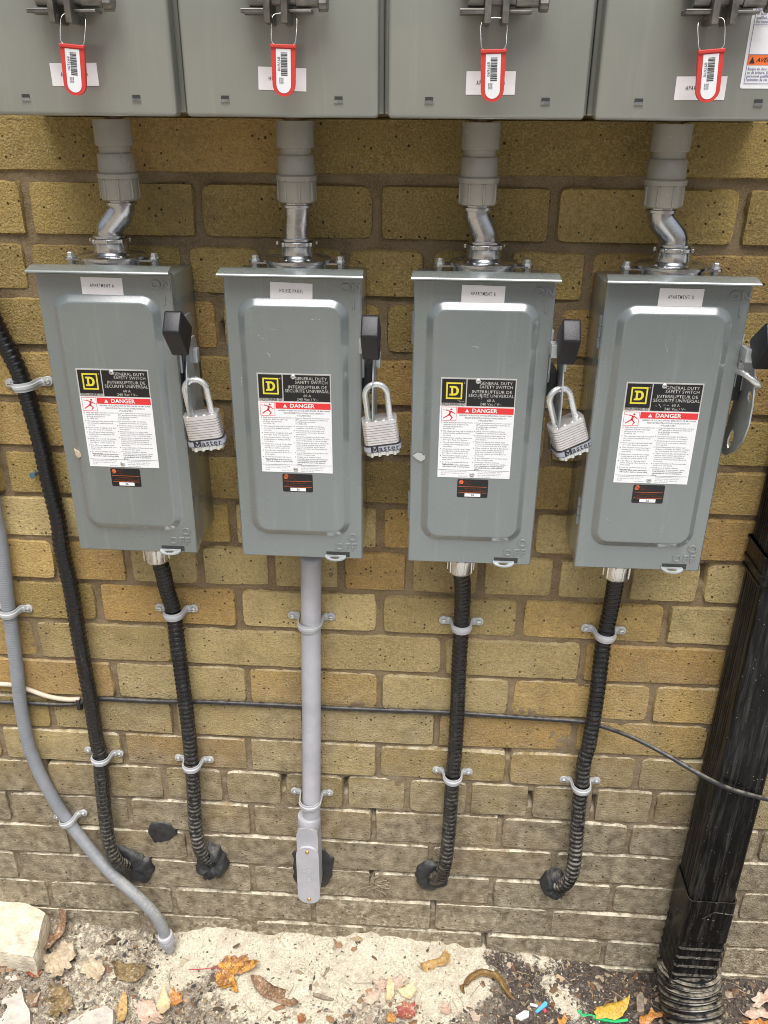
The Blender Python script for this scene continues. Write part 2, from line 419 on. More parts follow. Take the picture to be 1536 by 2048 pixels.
def rect(x0, x1, z0, z1): return [(x0, z0), (x1, z0), (x1, z1), (x0, z1)]

# ------------------------------------------------------------------ brick wall
ZJ = [1.3817, 1.3042, 1.2329, 1.1582, 1.0845, 1.0091, 0.9343, 0.8605, 0.7869, 0.7118, 0.6361, 0.5602, 0.4892, 0.4166, 0.3391, 0.2638, 0.1888, 0.1165, 0.0422, -0.0288]
HEADS = {0: [-0.4046, -0.179, 0.0476, 0.2778], 1: [-0.5312, -0.3067, -0.0776, 0.1433, 0.3726], 2: [-0.5412, -0.4347, -0.3293, -0.2263, -0.1191, -0.0117, 0.0907, 0.1934, 0.2963], 3: [-0.5178, -0.2897, -0.069, 0.1602, 0.3794], 4: [-0.6528, -0.4121, -0.18, 0.0507, 0.2832], 5: [-0.5237, -0.2889, -0.0602, 0.1639, 0.3889], 6: [-0.6313, -0.4113, -0.1726, 0.0619, 0.2897], 7: [-0.524, -0.2929, -0.0714, 0.154, 0.3752], 8: [-0.691, -0.5748, -0.4629, -0.3496, -0.2382, -0.1308, -0.0267, 0.0825, 0.1953, 0.3026, 0.4118], 9: [-0.7473, -0.5201, -0.2937, -0.0706, 0.147, 0.3691], 10: [-0.6336, -0.408, -0.1897, 0.0314, 0.2502, 0.4737], 11: [-0.7408, -0.5133, -0.2888, -0.0706, 0.1432, 0.3693], 12: [-0.6331, -0.4198, -0.1962, 0.0253, 0.2531, 0.4721], 13: [-0.7341, -0.5156, -0.2962, -0.0725, 0.1485, 0.3658], 14: [-0.7762, -0.6648, -0.5561, -0.4527, -0.3447, -0.2393, -0.1294, -0.0212, 0.0861, 0.1926, 0.3017, 0.4031, 0.5038], 15: [-0.7472, -0.5247, -0.3001, -0.0799, 0.1449, 0.3705, 0.596], 16: [-0.6462, -0.4236, -0.1968, 0.0246, 0.2472, 0.4637], 17: [-0.7594, -0.5335, -0.3072, -0.0824, 0.139, 0.3599, 0.5891], 18: [-0.7109, -0.4648, -0.1946, 0.033, 0.2524, 0.477], 19: [-0.7739, -0.5352, -0.312, -0.0871, 0.1346, 0.3616, 0.5815]}
wall = thing('brick_wall', (0, 0, 0), 'old yellow brick wall behind all the boxes, greyer and dusty near the ground', 'wall')
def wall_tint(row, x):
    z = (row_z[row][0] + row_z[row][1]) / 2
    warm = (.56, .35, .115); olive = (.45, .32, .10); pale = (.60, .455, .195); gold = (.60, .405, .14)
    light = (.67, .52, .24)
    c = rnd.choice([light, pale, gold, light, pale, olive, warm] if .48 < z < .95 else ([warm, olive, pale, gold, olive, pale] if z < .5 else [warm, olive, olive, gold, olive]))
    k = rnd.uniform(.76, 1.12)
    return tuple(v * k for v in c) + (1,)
row_z = {}
rows = list(range(0, 20))
for r in rows:
    top = ZJ[r - 1] if r else ZJ[0] + .076
    row_z[r] = (ZJ[r], top)
row_z[20] = (ZJ[19] - .075, ZJ[19]); row_z[21] = (ZJ[19] - .15, ZJ[19] - .075)
row_z[-1] = (ZJ[0] + .076, ZJ[0] + .152); row_z[-2] = (ZJ[0] + .152, ZJ[0] + .228); row_z[-3] = (ZJ[0] + .228, ZJ[0] + .304)
HEADS[20] = [-.88, -.65, -.425, -.2, .03, .25, .47, .7]; HEADS[21] = [-.76, -.53, -.31, -.085, .135, .36, .585]
HEADS[-1] = [-.53, -.305, -.08, .145, .37]; HEADS[-2] = [-.64, -.415, -.19, .04, .26, .48]; HEADS[-3] = [-.53, -.305, -.08, .145, .37]
def jt(z): return .0105 if z > 1.25 else (.0090 if z > 1.0 else (.0068 if z > .7 else .0050))
def brick_mesh(x0, x1, z0, z1, seed):
    """rounded, slightly uneven face, edges worn by noise"""
    W_, H_ = x1 - x0, z1 - z0
    nx = max(6, int(W_ / .010)); nz = 7
    BV = .0026
    us = [0, BV / W_] + [BV / W_ + (1 - 2 * BV / W_) * (i + 1) / nx for i in range(nx - 1)] + [1 - BV / W_, 1]
    ws = [0, BV / H_] + [BV / H_ + (1 - 2 * BV / H_) * (i + 1) / nz for i in range(nz - 1)] + [1 - BV / H_, 1]
    tilt = rnd.uniform(-.0012, .0012); tx = rnd.uniform(-.0015, .0015); off = rnd.uniform(-.0015, .0012)
    rot = rnd.uniform(-.004, .004)
    V = []; F = []
    nu, nw = len(us), len(ws)
    rc = rnd.uniform(.005, .014)
    for j, w in enumerate(ws):
        for i, u in enumerate(us):
            x = x0 + u * W_; z = z0 + w * H_
            ex = min(u, 1 - u) * W_; ez = min(w, 1 - w) * H_
            n1 = noise.noise(Vector((x * 22, z * 22, seed * 3.1))); n2 = noise.noise(Vector((x * 70, z * 70, seed * 1.7 + 9)))
            n3 = noise.noise(Vector((x * 160, z * 160, seed + 40)))
            edge = ex < .001 or ez < .001; near = ex < .0025 or ez < .0025
            y = off + tilt * (w - .5) * 2 + tx * (u - .5) * 2 - .0014 * n1 - .0008 * n2 + .0030 * max(0, n1 - .42)
            if edge: y += .0042
            elif near: y += .0003 + .0008 * max(0, n2)
            if ex < .001: x += (1 if u < .5 else -1) * (.0009 + .0024 * n2 + .0016 * n3)
            if ez < .001: z += (1 if w < .5 else -1) * (.0008 + .0020 * n2 + .0016 * n3)
            # rounded corners
            if ex < rc and ez < rc:
                k = (1 - ex / rc) * (1 - ez / rc)
                x += (1 if u < .5 else -1) * k * rc * .30; z += (1 if w < .5 else -1) * k * rc * .30
            # chips along the arris
            if near and n2 > .34: y += .0035 * min(1, (n2 - .34) / .3)
            z += rot * (u - .5) * W_
            V.append((x, y, z))
    for j in range(nw - 1):
        for i in range(nu - 1):
            a = j * nu + i; F.append((a, a + 1, a + nu + 1, a + nu))
    # returns into the joint
    loop = [i for i in range(nu)] + [j * nu + nu - 1 for j in range(1, nw)] + [(nw - 1) * nu + i for i in range(nu - 2, -1, -1)] + [j * nu for j in range(nw - 2, 0, -1)]
    b0 = len(V)
    for k in loop: x, y, z = V[k]; V.append((x, .03, z))
    L_ = len(loop)
    for i in range(L_):
        j = (i + 1) % L_; F.append((loop[j], loop[i], b0 + i, b0 + j))
    me = bpy.data.meshes.new('brick'); me.from_pydata(V, [], F)
    me.polygons.foreach_set('use_smooth', [True] * len(me.polygons)); me.set_sharp_from_angle(angle=math.radians(48))
    return me
seed = 0; joints = []
for r in sorted(row_z):
    zb, zt = row_z[r]; xs = sorted(HEADS[r])
    while xs[0] > -1.15: xs = [xs[0] - .225] + xs
    while xs[-1] < .98: xs = xs + [xs[-1] + .225]
    for a, b in zip(xs, xs[1:]):
        if b < -1.12 or a > .95: continue
        jb = jt(zb) / 2; jtp = jt(zt) / 2; jh = (.0085 if zb > .7 else .0062) / 2
        seed += 1
        o = link('brick', brick_mesh(a + jh, b - jh, zb + jb, zt - jtp, seed), M['brick'], wall)
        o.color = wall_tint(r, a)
        joints.append((b, zb, zt))
# mortar bed: one continuous sandy surface a few millimetres behind the faces, with holes where it has fallen out
holes = [(-0.1284, 0.0000, 0.3896) , (0.1452, 0.0000, 0.4873), (0.1415, 0.0000, 0.3396), (-0.2387, 0.0000, 0.3915), (-0.6586, 0.0000, 0.4090), (-0.0193, 0.0000, 0.3211), (-0.0817, 0.0000, 0.3310), (0.1340, 0.0000, 0.0161), (0.0330, 0.0000, 0.1077), (0.1922, 0.0000, 0.3826), (-0.0815, 0.0000, 0.1775), (0.2999, 0.0000, 0.3785), (0.4121, 0.0000, 0.8398), (-0.2836, 0.0000, 1.1849), (0.4082, 0.0000, 1.1791)]
def mortar():
    x0, x1, z0, z1, st = -1.14, .97, -.12, 1.62, .0042
    nx, nz = int((x1 - x0) / st), int((z1 - z0) / st)
    V = []; F = []
    for j in range(nz + 1):
        z = z0 + j * (z1 - z0) / nz
        for i in range(nx + 1):
            x = x0 + i * (x1 - x0) / nx
            y = .0046 + .0042 * noise.noise(Vector((x * 14, z * 14, 3))) + .0018 * noise.noise(Vector((x * 90, z * 90, 7))) + .0011 * noise.noise(Vector((x * 260, z * 260, 1)))
            if z < .75: y -= .0008
            for hx, hy, hz in holes:
                if abs(x - hx) < .0065 and abs(z - hz) < .017:
                    y += .026 * max(0, 1 - ((x - hx) / .0065) ** 4) * max(0, 1 - ((z - hz) / .017) ** 4)
            V.append((x, y, z))
    for j in range(nz):
        for i in range(nx):
            a = j * (nx + 1) + i; F.append((a, a + 1, a + nx + 2, a + nx + 1))
    me = bpy.data.meshes.new('mortar'); me.from_pydata(V, [], F)
    return link('mortar', me, M['mortar'], wall, smooth=True)
mortar()
bm = bmesh.new(); box(bm, -8, 8, .045, .4, -.6, 6); bm_obj('wall_core', bm, M['mortar'], wall)

# ------------------------------------------------------------------ ground
GX = [(-1.1, .03), (-.8, .02), (-.62, -.012), (-.5, -.022), (-.35, -.004), (-.03, .004), (.15, -.008), (.3, -.028), (.42, -.045), (.8, -.05)]
def g_base(x):
    if x <= GX[0][0]: return GX[0][1]
    for (a, za), (b, zb) in zip(GX, GX[1:]):
        if x <= b: t = (x - a) / (b - a); t = t * t * (3 - 2 * t); return za + (zb - za) * t
    return GX[-1][1]
def dust_mask(x, y):
    """where the drill dust lies: a wide apron under the conduits, a spill to the right, scraps on the left"""
    n = noise.noise(Vector((x * 9, y * 9, 5))) * .16 + noise.noise(Vector((x * 28, y * 28, 2))) * .10
    d = 1.0
    d *= max(0, min(1, (x + .54) / .08)) * max(0, min(1, (.175 - x + n * .5) / .07))
    d *= max(0, min(1, (.200 + y + n * .45) / .10))
    e = math.exp(-(((x - .27 - (y + .06) * -.55) / .035) ** 2 + ((y + .075) / .05) ** 2)) * .9
    e = max(e, math.exp(-(((x - .235) / .06) ** 2 + ((y + .005) / .02) ** 2)) * .8)
    e = max(e, math.exp(-(((x + .62) / .05) ** 2 + ((y + .07) / .05) ** 2)) * .62, .46 * math.exp(-(((x + .58) / .18) ** 2)), .42 * math.exp(-(((x + .1) / .3) ** 2)))
    return max(d + n * .5 * (d > 0), e)
def g_h(x, y):
    d = max(0, min(1, dust_mask(x, y)))
    h = g_base(x) + math.exp(-((y / .026) ** 2)) * (.3 + .7 * d) * max(0, .011 + .016 * noise.noise(Vector((x * 15, 3.3, 0))) + .008 * noise.noise(Vector((x * 55, 8.1, 0))))
    a = .0065 * (1 - d) + .0022 * d
    h += a * noise.noise(Vector((x * 45, y * 45, 0))) + a * .7 * noise.noise(Vector((x * 130, y * 130, 4))) + .004 * noise.noise(Vector((x * 12, y * 12, 9)))
    return h
def ground():
    fx = [-60, -20, -6, -2.5, -1.4] + [-1.02 + i * .0042 for i in range(int(1.86 / .0042))] + [1.3, 2.5, 6, 20, 60]
    fy = [-60, -20, -6, -2.5, -1.2, -.7] + [-.42 + i * .0042 for i in range(int(.45 / .0042))] + [.2]
    V = []; D = []; F = []
    for y in fy:
        for x in fx:
            near = -1.05 < x < .9 and y > -.45
            V.append((x, y, g_h(x, y) if near else g_base(max(-1, min(.8, x))) - .004)); D.append(dust_mask(x, y) if near else 0.0)
    n = len(fx)
    for j in range(len(fy) - 1):
        for i in range(n - 1):
            a = j * n + i; F.append((a, a + 1, a + n + 1, a + n))
    me = bpy.data.meshes.new('ground'); me.from_pydata(V, [], F)
    at = me.attributes.new('dust', 'FLOAT', 'POINT'); at.data.foreach_set('value', D)
    o = link('ground', me, M['ground'], smooth=True); o['kind'] = 'structure'
ground()
# added pale slab, out of view, giving bounce light and reflections for the doors
bm = bmesh.new(); box(bm, -14, 14, -4.2, -.62, -.25, .012, .01); o = bm_obj('bounce_slab', bm, simple('pale bounce slab concrete', (.40, .40, .39), .9, var=.12, vscale=6, bmp=.4, bscale=120)); o['kind'] = 'structure'

# ------------------------------------------------------------------ meter boxes along the top
MX = [-.3855, -.1697, .0456, .2612]
MZ, MYF = 1.4517, -.14
def meter_proto():
    r = thing('meter_box', (0, 0, 0), '', 'meter box', 'grey meter boxes in a row along the top')
    bm = bmesh.new(); box(bm, -.1075, .1075, -.118, .0, .004, .34, .002); bm_obj('body', bm, M['meter'], r)
    # shallow cover pan with rolled edges, dark slit between neighbours
    bm = bmesh.new(); box(bm, -.1027, .1027, MYF, -.1185, 0, .335, .0045, 4)
    c = bm_obj('cover', bm, M['meter'], r, 40)
    for x in (-.0595, .061):
        bm = bmesh.new()
        box(bm, x - .0042, x + .0042, MYF - .0006, MYF + .002, .0172, .0205, 0, mi=1)
        prism(bm, [(x - .0048, .0143), (x + .0048, .0143), (x + .0038, .0172), (x - .0038, .0172)], MYF - .0016, MYF + .001, 'xz')
        bm_obj('knockout_slot', bm, [M['zinc'], M['dark']], c, False)
    # cast latch bracket: two jaws and a knurled clamp screw
    br = bmesh.new()
    for s in (-1, 1):
        x = s * .0085 + .004
        box(br, x - .0034, x + .0034, -.176, -.1405, .084, .17, .0014)
        box(br, x + s * .0034, x + s * .026, -.170, -.150, .0935, .0962, .0008)
        box(br, x + s * .0034, x + s * .026, -.170, -.142, .116, .17, .001)
    b = bm_obj('latch_bracket', br, M['bronze'], r, 40)
    bm = bmesh.new()
    lathe(bm, [(.0056, -.0275), (.0056, -.0125), (.0046, -.012), (.0046, .0185), (.0062, .019), (.0062, .0405)], 14, (.004, -.160, .1045), 'X')
    bm_obj('clamp_screw', bm, M['bronze'], b, 40)
    bm = bmesh.new()
    pr = []
    lathe(bm, [(.0092, .041), (.0102, .0422), (.0102, .049), (.009, .0502)], 22, (.004, -.160, .1045), 'X')
    for i, v in enumerate(bm.verts):
        if (i % 22) % 2: d = Vector((0, v.co.y + .160, v.co.z - .1045)); v.co -= d * .10
    bm_obj('knurled_knob', bm, M['bronze'], b)
    return r
mp = meter_proto()
MNAMES = ['APARTMENT A', 'HOUSE PANEL', 'APARTMENT B', 'APARTMENT D']
mlab = ['grey meter box above the APARTMENT A switch, leftmost of the row along the top', 'grey meter box above the HOUSE PANEL switch, second of the top row',
        'grey meter box above the APARTMENT B switch, third of the top row', 'grey meter box above the APARTMENT D switch, with the orange striped warning sticker']
LABPOS = [((-0.4129, -0.1400, 1.5009), (-0.3641, -0.1400, 1.4814)), ((-0.1925, -0.1400, 1.4981), (-0.1423, -0.1400, 1.4780)), ((0.0233, -0.1400, 1.4955), (0.0748, -0.1400, 1.4756)), ((0.2357, -0.1400, 1.4916), (0.2884, -0.1400, 1.4723))]
meters = []
for i, x in enumerate(MX):
    m = mp if i == 0 else copy_tree(mp)
    m.location = (x, 0, MZ); m['label'] = mlab[i]; meters.append(m)
for i, m in enumerate(meters):
    a, b = LABPOS[i]
    cx = (a[0] + b[0]) / 2 - MX[i]; cz = (a[2] + b[2]) / 2 - MZ
    bm = bmesh.new(); sheet(bm, rect(-.0252, .0252, -.0108, .0108), -.0002)
    p = bm_obj('paper_label', bm, M['paper'], m); p.location = (cx, MYF - .0001, cz); p.rotation_euler = (0, (-.01, .03, -.005, -.01)[i], 0)
    bm = bmesh.new(); txt(bm, MNAMES[i], 0, -.0008, 0, .0058, sx=.60, bold=.006, spacing=1.36, res=2)
    bm_obj('lettering', bm, M['ink'], p)
# big warning sticker at the right end
bm = bmesh.new()
wx0, wx1, wz0, wz1 = .040, .1, .0303, .21
sheet(bm, rrect(wx0, wx1, wz0, wz1, .002), MYF - .0002)
st_ = bm_obj('warning_sticker', bm, M['plastic_white'], meters[3])
bm = bmesh.new()
sheet(bm, rect(wx0 + .0035, wx1 - .003, .0513, .0604), MYF - .0006, .0002)
bm_obj('orange_band', bm, M['orange'], st_); bm = bmesh.new()
sheet(bm, rect(wx0 + .0035, wx1 - .003, .1025, .1125), MYF - .0006, .0002)
bm_obj('orange_band', bm, M['orange'], st_)
bm = bmesh.new()
for z in (.0345, .0605, .0862, .1122): sheet(bm, rect(wx0 + .0032, wx1 - .003, z, z + .0004), MYF - .001, .0001)
sheet(bm, rect(wx0 + .0030, wx0 + .0034, .0345, .1126), MYF - .001, .0001)
for s, z in (('Risque de choc électrique', .0478), ('ou de brûlure. Seul le', .0446), ('personnel qualifié fait', .0414), ('l\'entretien de cet appareil.', .0382)):
    txt(bm, s, wx0 + .0045, MYF - .001, z, .0034, align='LEFT', bold=.014, sx=.9)
for s, z in (('Hazard of electrical shock', .0992), ('or burn. Only qualified', .0958), ('qualified personnel service', .0924), ('the meter or the switch.', .0890)):
    txt(bm, s, wx0 + .0045, MYF - .001, z, .0034, align='LEFT', bold=.014, sx=.9)
bm_obj('lettering', bm, M['navy'], st_)
bm = bmesh.new()
sheet(bm, [(wx0 + .0048, .0528), (wx0 + .0102, .0528), (wx0 + .0075, .0588)], MYF - .001, .0001)
txt(bm, 'AVERTISSEMENT', wx0 + .0115, MYF - .001, .0557, .0056, align='LEFT', bold=.02, shear=.3)
bm_obj('heading', bm, M['ink'], st_); bm = bmesh.new()
txt(bm, 'WARNING', wx0 + .0115, MYF - .001, .1075, .0056, align='LEFT', bold=.02, shear=.3)
bm_obj('heading', bm, M['ink'], st_)

# red seal tags on wire loops
def tag_proto():
    r = thing('seal_tag', (0, 0, 0), '', 'seal tag', 'red seal tags hanging from the meter boxes')
    out = [(-.0128, 0), (.0128, 0)] + [(.0118 * math.cos(a), -.037 + .0118 * math.sin(a)) for a in [-i * PI / 12 for i in range(13)]]
    bm = bmesh.new(); prism(bm, out, -.0022, .0022, 'xz')
    box(bm, -.0131, .0131, -.0036, .003, -.0022, .0012, .0006)
    bmesh.ops.bevel(bm, geom=[e for e in bm.edges if e.calc_length() > .003 and abs(e.verts[0].co.y - e.verts[1].co.y) < 1e-5][:0] or [], offset=.0004, segments=1)
    t = bm_obj('tag_body', bm, M['tag_red'], r)
    stk = [(-.0076, -.0032), (.0076, -.0032)] + [(.0076 * math.cos(a), -.0375 + .0082 * math.sin(a)) for a in [-i * PI / 10 for i in range(11)]]
    bm = bmesh.new(); sheet(bm, stk, -.0022, .0003); s = bm_obj('sticker', bm, M['plastic_white'], t)
    bm = bmesh.new(); z = -.0065; rb = random.Random(3)
    while z > -.0275:
        h = rb.choice((.0003, .0005, .0008, .001)); sheet(bm, rect(-.0026, .0042, z - h, z), -.0026, .0001); z -= h + rb.choice((.0003, .0004, .0007))
    me = text_mesh('897690', .0042, spacing=1.1); add_mesh(bm, me, (-.0048, -.0027, -.0175), PI / 2)
    for k in range(3): add_mesh(bm, text_mesh('SEALED', .0018, bold=.01), (-.004 + k * .0016, -.0027, -.0335), PI / 2)
    bm_obj('barcode', bm, M['ink_soft'], s)
    bm = bmesh.new()
    pth = smooth_path([(-.0075, 0, -.001), (-.0118, .0003, .003), (-.0128, .002, .010), (-.0125, .008, .026), (-.006, .012, .030), (.006, .012, .030), (.0125, .008, .026), (.0128, .002, .010), (.0118, .0003, .003), (.0075, 0, -.001)], .0012)
    sweep(bm, pth, .00062, 7); bm_obj('wire_loop', bm, M['alu'], r, True)
    return r
tg = tag_proto()
TAGS = [((-0.3739, -0.1720, 1.5159), .085, 'APARTMENT A'), ((-0.1594, -0.1720, 1.5166), .035, 'HOUSE PANEL'), ((0.0485, -0.1720, 1.5130), -.03, 'APARTMENT B'), ((0.2582, -0.1720, 1.5138), -.085, 'APARTMENT D')]
for i, (p, a, s) in enumerate(TAGS):
    t = tg if i == 0 else copy_tree(tg)
    t.location = p; t.rotation_euler = (.05, a, 0); t.scale = (.97, 1, .93)
    t['label'] = 'red seal tag with a barcode hanging from the %s meter box' % s

# ------------------------------------------------------------------ conduit stubs between meter boxes and switches
DX = [-.4849, -.2549, -.0260, .1990]           # left edge of each switch door
DW, DH, DZ = .1664, .378, .9026
SX = [x + DW / 2 for x in DX]
HUBX = [-.4049, -.1719, .0565, .2818]
NAMES = ['APARTMENT A', 'HOUSE PANEL', 'APARTMENT B', 'APARTMENT D']
PY = -.055
def stub(i):
    r = thing('conduit_stub', (0, 0, 0), ['grey plastic and zinc conduit stub on the APARTMENT A switch, nipple bent left', 'straight grey plastic and zinc conduit stub on the HOUSE PANEL switch',
              'grey plastic and dark zinc conduit stub on the APARTMENT B switch', 'grey plastic and bright zinc conduit stub on the APARTMENT D switch'][i], 'conduit fitting', 'conduit stubs above the switches')
    xt = MX[i] + .0; xb = HUBX[i]
    lean = [.006, .002, -.001, -.009][i] if False else 0
    bm = bmesh.new(); lathe(bm, [(.0188, 1.448), (.0222, 1.4482), (.0222, 1.4205), (.0212, 1.4195)][::-1], 28, (xt, PY, 0)); bm_obj('collar', bm, M['pvc2'], r, 40)
    bm = bmesh.new(); lathe(bm, [(.0187, 1.4085), (.0187, 1.4197)], 28, (xt, PY, 0), cap=False); bm_obj('pipe', bm, M['pvc2'], r, 40)
    bm = bmesh.new()
    lathe(bm, [(.0175, 1.3592), (.0205, 1.3595), (.0222, 1.361), (.0224, 1.3838), (.0245, 1.3842), (.0247, 1.3892), (.0236, 1.3905), (.0221, 1.391), (.0217, 1.4105), (.0205, 1.412), (.018, 1.4122)], 32, (xt, PY, 0))
    for k in range(8):     # moulded wrench ribs
        a = 2 * PI * (k + .35) / 8
        cx, cy = xt + .0222 * math.cos(a), PY + .0222 * math.sin(a)
        box(bm, cx - .0013, cx + .0013, cy - .0013, cy + .0013, 1.362, 1.3838, .0005, 1)
    bm_obj('adapter', bm, M['pvc2'], r, 40)
    # cast offset nipple
    dx = xb - xt
    path = smooth_path([(xt, PY, 1.3600), (xt, PY, 1.3515), (xt + dx * .10, PY, 1.3455), (xt + dx * .5, PY, 1.3365), (xt + dx * .90, PY, 1.3275), (xb, PY, 1.3215), (xb, PY, 1.310)], .0014)
    bm = bmesh.new()
    def rad(k, a):
        base = .0158
        return base - .0006 * max(0, math.cos(4 * a + .6)) ** 2
    sweep(bm, path, rad, 36)
    lathe(bm, [(.0168, 1.3535), (.0185, 1.354), (.0185, 1.357), (.0168, 1.3575)], 28, (xt, PY, 0))
    lathe(bm, [(.0165, 1.3155), (.0205, 1.316), (.0205, 1.3185), (.0165, 1.319)], 28, (xb, PY, 0))
    bm_obj('offset_nipple', bm, M['zinc'], r, 35)
    bm = bmesh.new(); n = 32
    lathe(bm, [(.0215, 1.3105), (.0235, 1.311), (.0235, 1.3148), (.0215, 1.3155)], n, (xb, PY, 0))
    for k in range(8):
        a = 2 * PI * (k + .2) / 8; cx, cy = xb + .0236 * math.cos(a), PY + .0236 * math.sin(a)
        box(bm, cx - .0016, cx + .0016, cy - .0016, cy + .0016, 1.3106, 1.3150, .0004, 1)
    bm_obj('locknut', bm, M['zinc'], r, 40)
    bm = bmesh.new(); zt = 1.2945
    lathe(bm, [(.0380, 1.2765), (.0390, 1.2775), (.0390, zt - .0036), (.0405, zt - .0035), (.0418, zt - .003), (.0418, zt), (.040, zt + .0016), (.024, zt + .0030), (.0212, zt + .0052), (.0209, 1.309), (.0215, 1.3106)], 40, (xb, PY, 0))
    bm_obj('hub', bm, M['zinc'], r, 40)
    bm = bmesh.new()
    prism(bm, rrect(xb - .061, xb + .061, PY - .012, PY + .012, .011), zt - .0055, zt - .0036, 'xy')
    fl = bm_obj('flange', bm, M['zinc'], r)
    for s in (-1, 1):
        bm = bmesh.new(); lathe(bm, [(.0050, 1.2765), (.0050, zt - .0036), (.0062, zt - .0035), (.0062, zt - .0022), (.0046, zt - .002), (.0046, zt + .0022), (.0034, zt + .0032)], 6, (xb + s * .053, PY, 0)); bm_obj('hex_bolt', bm, M['steel'], fl)
for i in range(4): stub(i)

# ------------------------------------------------------------------ safety switches
FY = -.105; RY = FY - .0065                     # door plane and raised panel plane (local y, wall at 0)
def door_mesh():
    w2 = DW / 2
    bm = bmesh.new()
    rings = [rrect(-w2, w2, 0, DH, .002, 3), rrect(-w2 + .0015, w2 - .0015, .0015, DH - .0015, .002, 3)]
    ys = [FY + .0015, FY]
    O = rrect(-.0660, .0660, .0330, .3545, .024, 8)
    I0 = rrect(-.0650, .0650, .0340, .3535, .023, 8)
    def shrink(d): return rrect(-.0677 + d, .0677 - d, .0345 + d, .3530 - d, .0235 - d * .9, 10)
    prof = [(-.0014, 0), (0, .0001), (.0010, .0005), (.0020, .0012), (.0078, .0054), (.0088, .0061), (.0098, .0064), (.0110, .0065), (.0125, .0065)]
    def ring(poly, y): return [bm.verts.new((p[0], y, p[1])) for p in poly]
    # outer flange ring
    a = ring(rings[0], FY + .012); b = ring(rings[0], FY + .0015); c = ring(rings[1], FY)
    def bridge(A, B):
        for i in range(len(A)):
            j = (i + 1) % len(A); bm.faces.new((A[i], A[j], B[j], B[i]))
    bridge(a, b); bridge(b, c)
    rr = [ring(shrink(d), FY - h) for d, h in prof]
    # flat field between flange and raised panel: triangle fill of two loops
    es = [bm.edges.get((c[i], c[(i + 1) % len(c)])) for i in range(len(c))]
    o = rr[0]; es += [bm.edges.new((o[i], o[(i + 1) % len(o)])) for i in range(len(o))]
    bmesh.ops.triangle_fill(bm, edges=es, use_beauty=True)
    for A, B in zip(rr, rr[1:]): bridge(A, B)
    bm.faces.new(rr[-1])
    # back of the door
    bm.faces.new(list(reversed(a)))
    return bm
WARN_L = ['Apply appropriate personal protective', 'equipment (PPE) and follow safe', 'electrical work practices.', 'See NFPA 70E.', 'This equipment must only be installed', 'and serviced by qualified electrical', 'personnel.',
 'Never operate energized switch with', 'door open. Keep door fastened.', 'Turn off switch before removing or', 'installing fuses or making load side', 'connections.', 'Always use a properly rated voltage', 'sensing device at all line and load', 'fuse clips to confirm switch is off.',
 'Turn off power supplying switch', 'before doing any other work on or', 'inside switch.', 'Do not use renewable link fuses in', 'fused switches.']
WARN_LB = [0, 4, 7, 9, 12, 15, 18]
WARN_R = ['Portez un équipement de protection personnel', '(ÉPP) approprié et observez les méthodes de', 'travail électrique sécuritaire.', 'Voir NFPA 70E.', 'Seul un personnel qualifié doit effectuer', "l'installation et l'entretien de cet appareil.",
 "N'actionnez jamais un interrupteur sous", 'tension avec la porte ouverte. Gardez la', 'porte attachée.', "Mettez l'interrupteur hors tension avant", "d'enlever ou d'installer des fusibles ou de faire", 'des raccordements sur le côté de la charge.',
 'Utilisez toujours un dispositif de détection de', 'tension à valeur nominale appropriée sur', 'toutes les porte-fusibles du côté ligne et', "charge pour s'assurer que l'interrupteur est", 'hors tension.', "Coupez l'alimentation de l'interrupteur avant", "d'y faire tout autre travail.", "N'utilisez pas de fusibles à élément", 'remplaçable dans des interrupteurs à fusible.']
WARN_RB = [0, 4, 6, 9, 12, 17, 19]
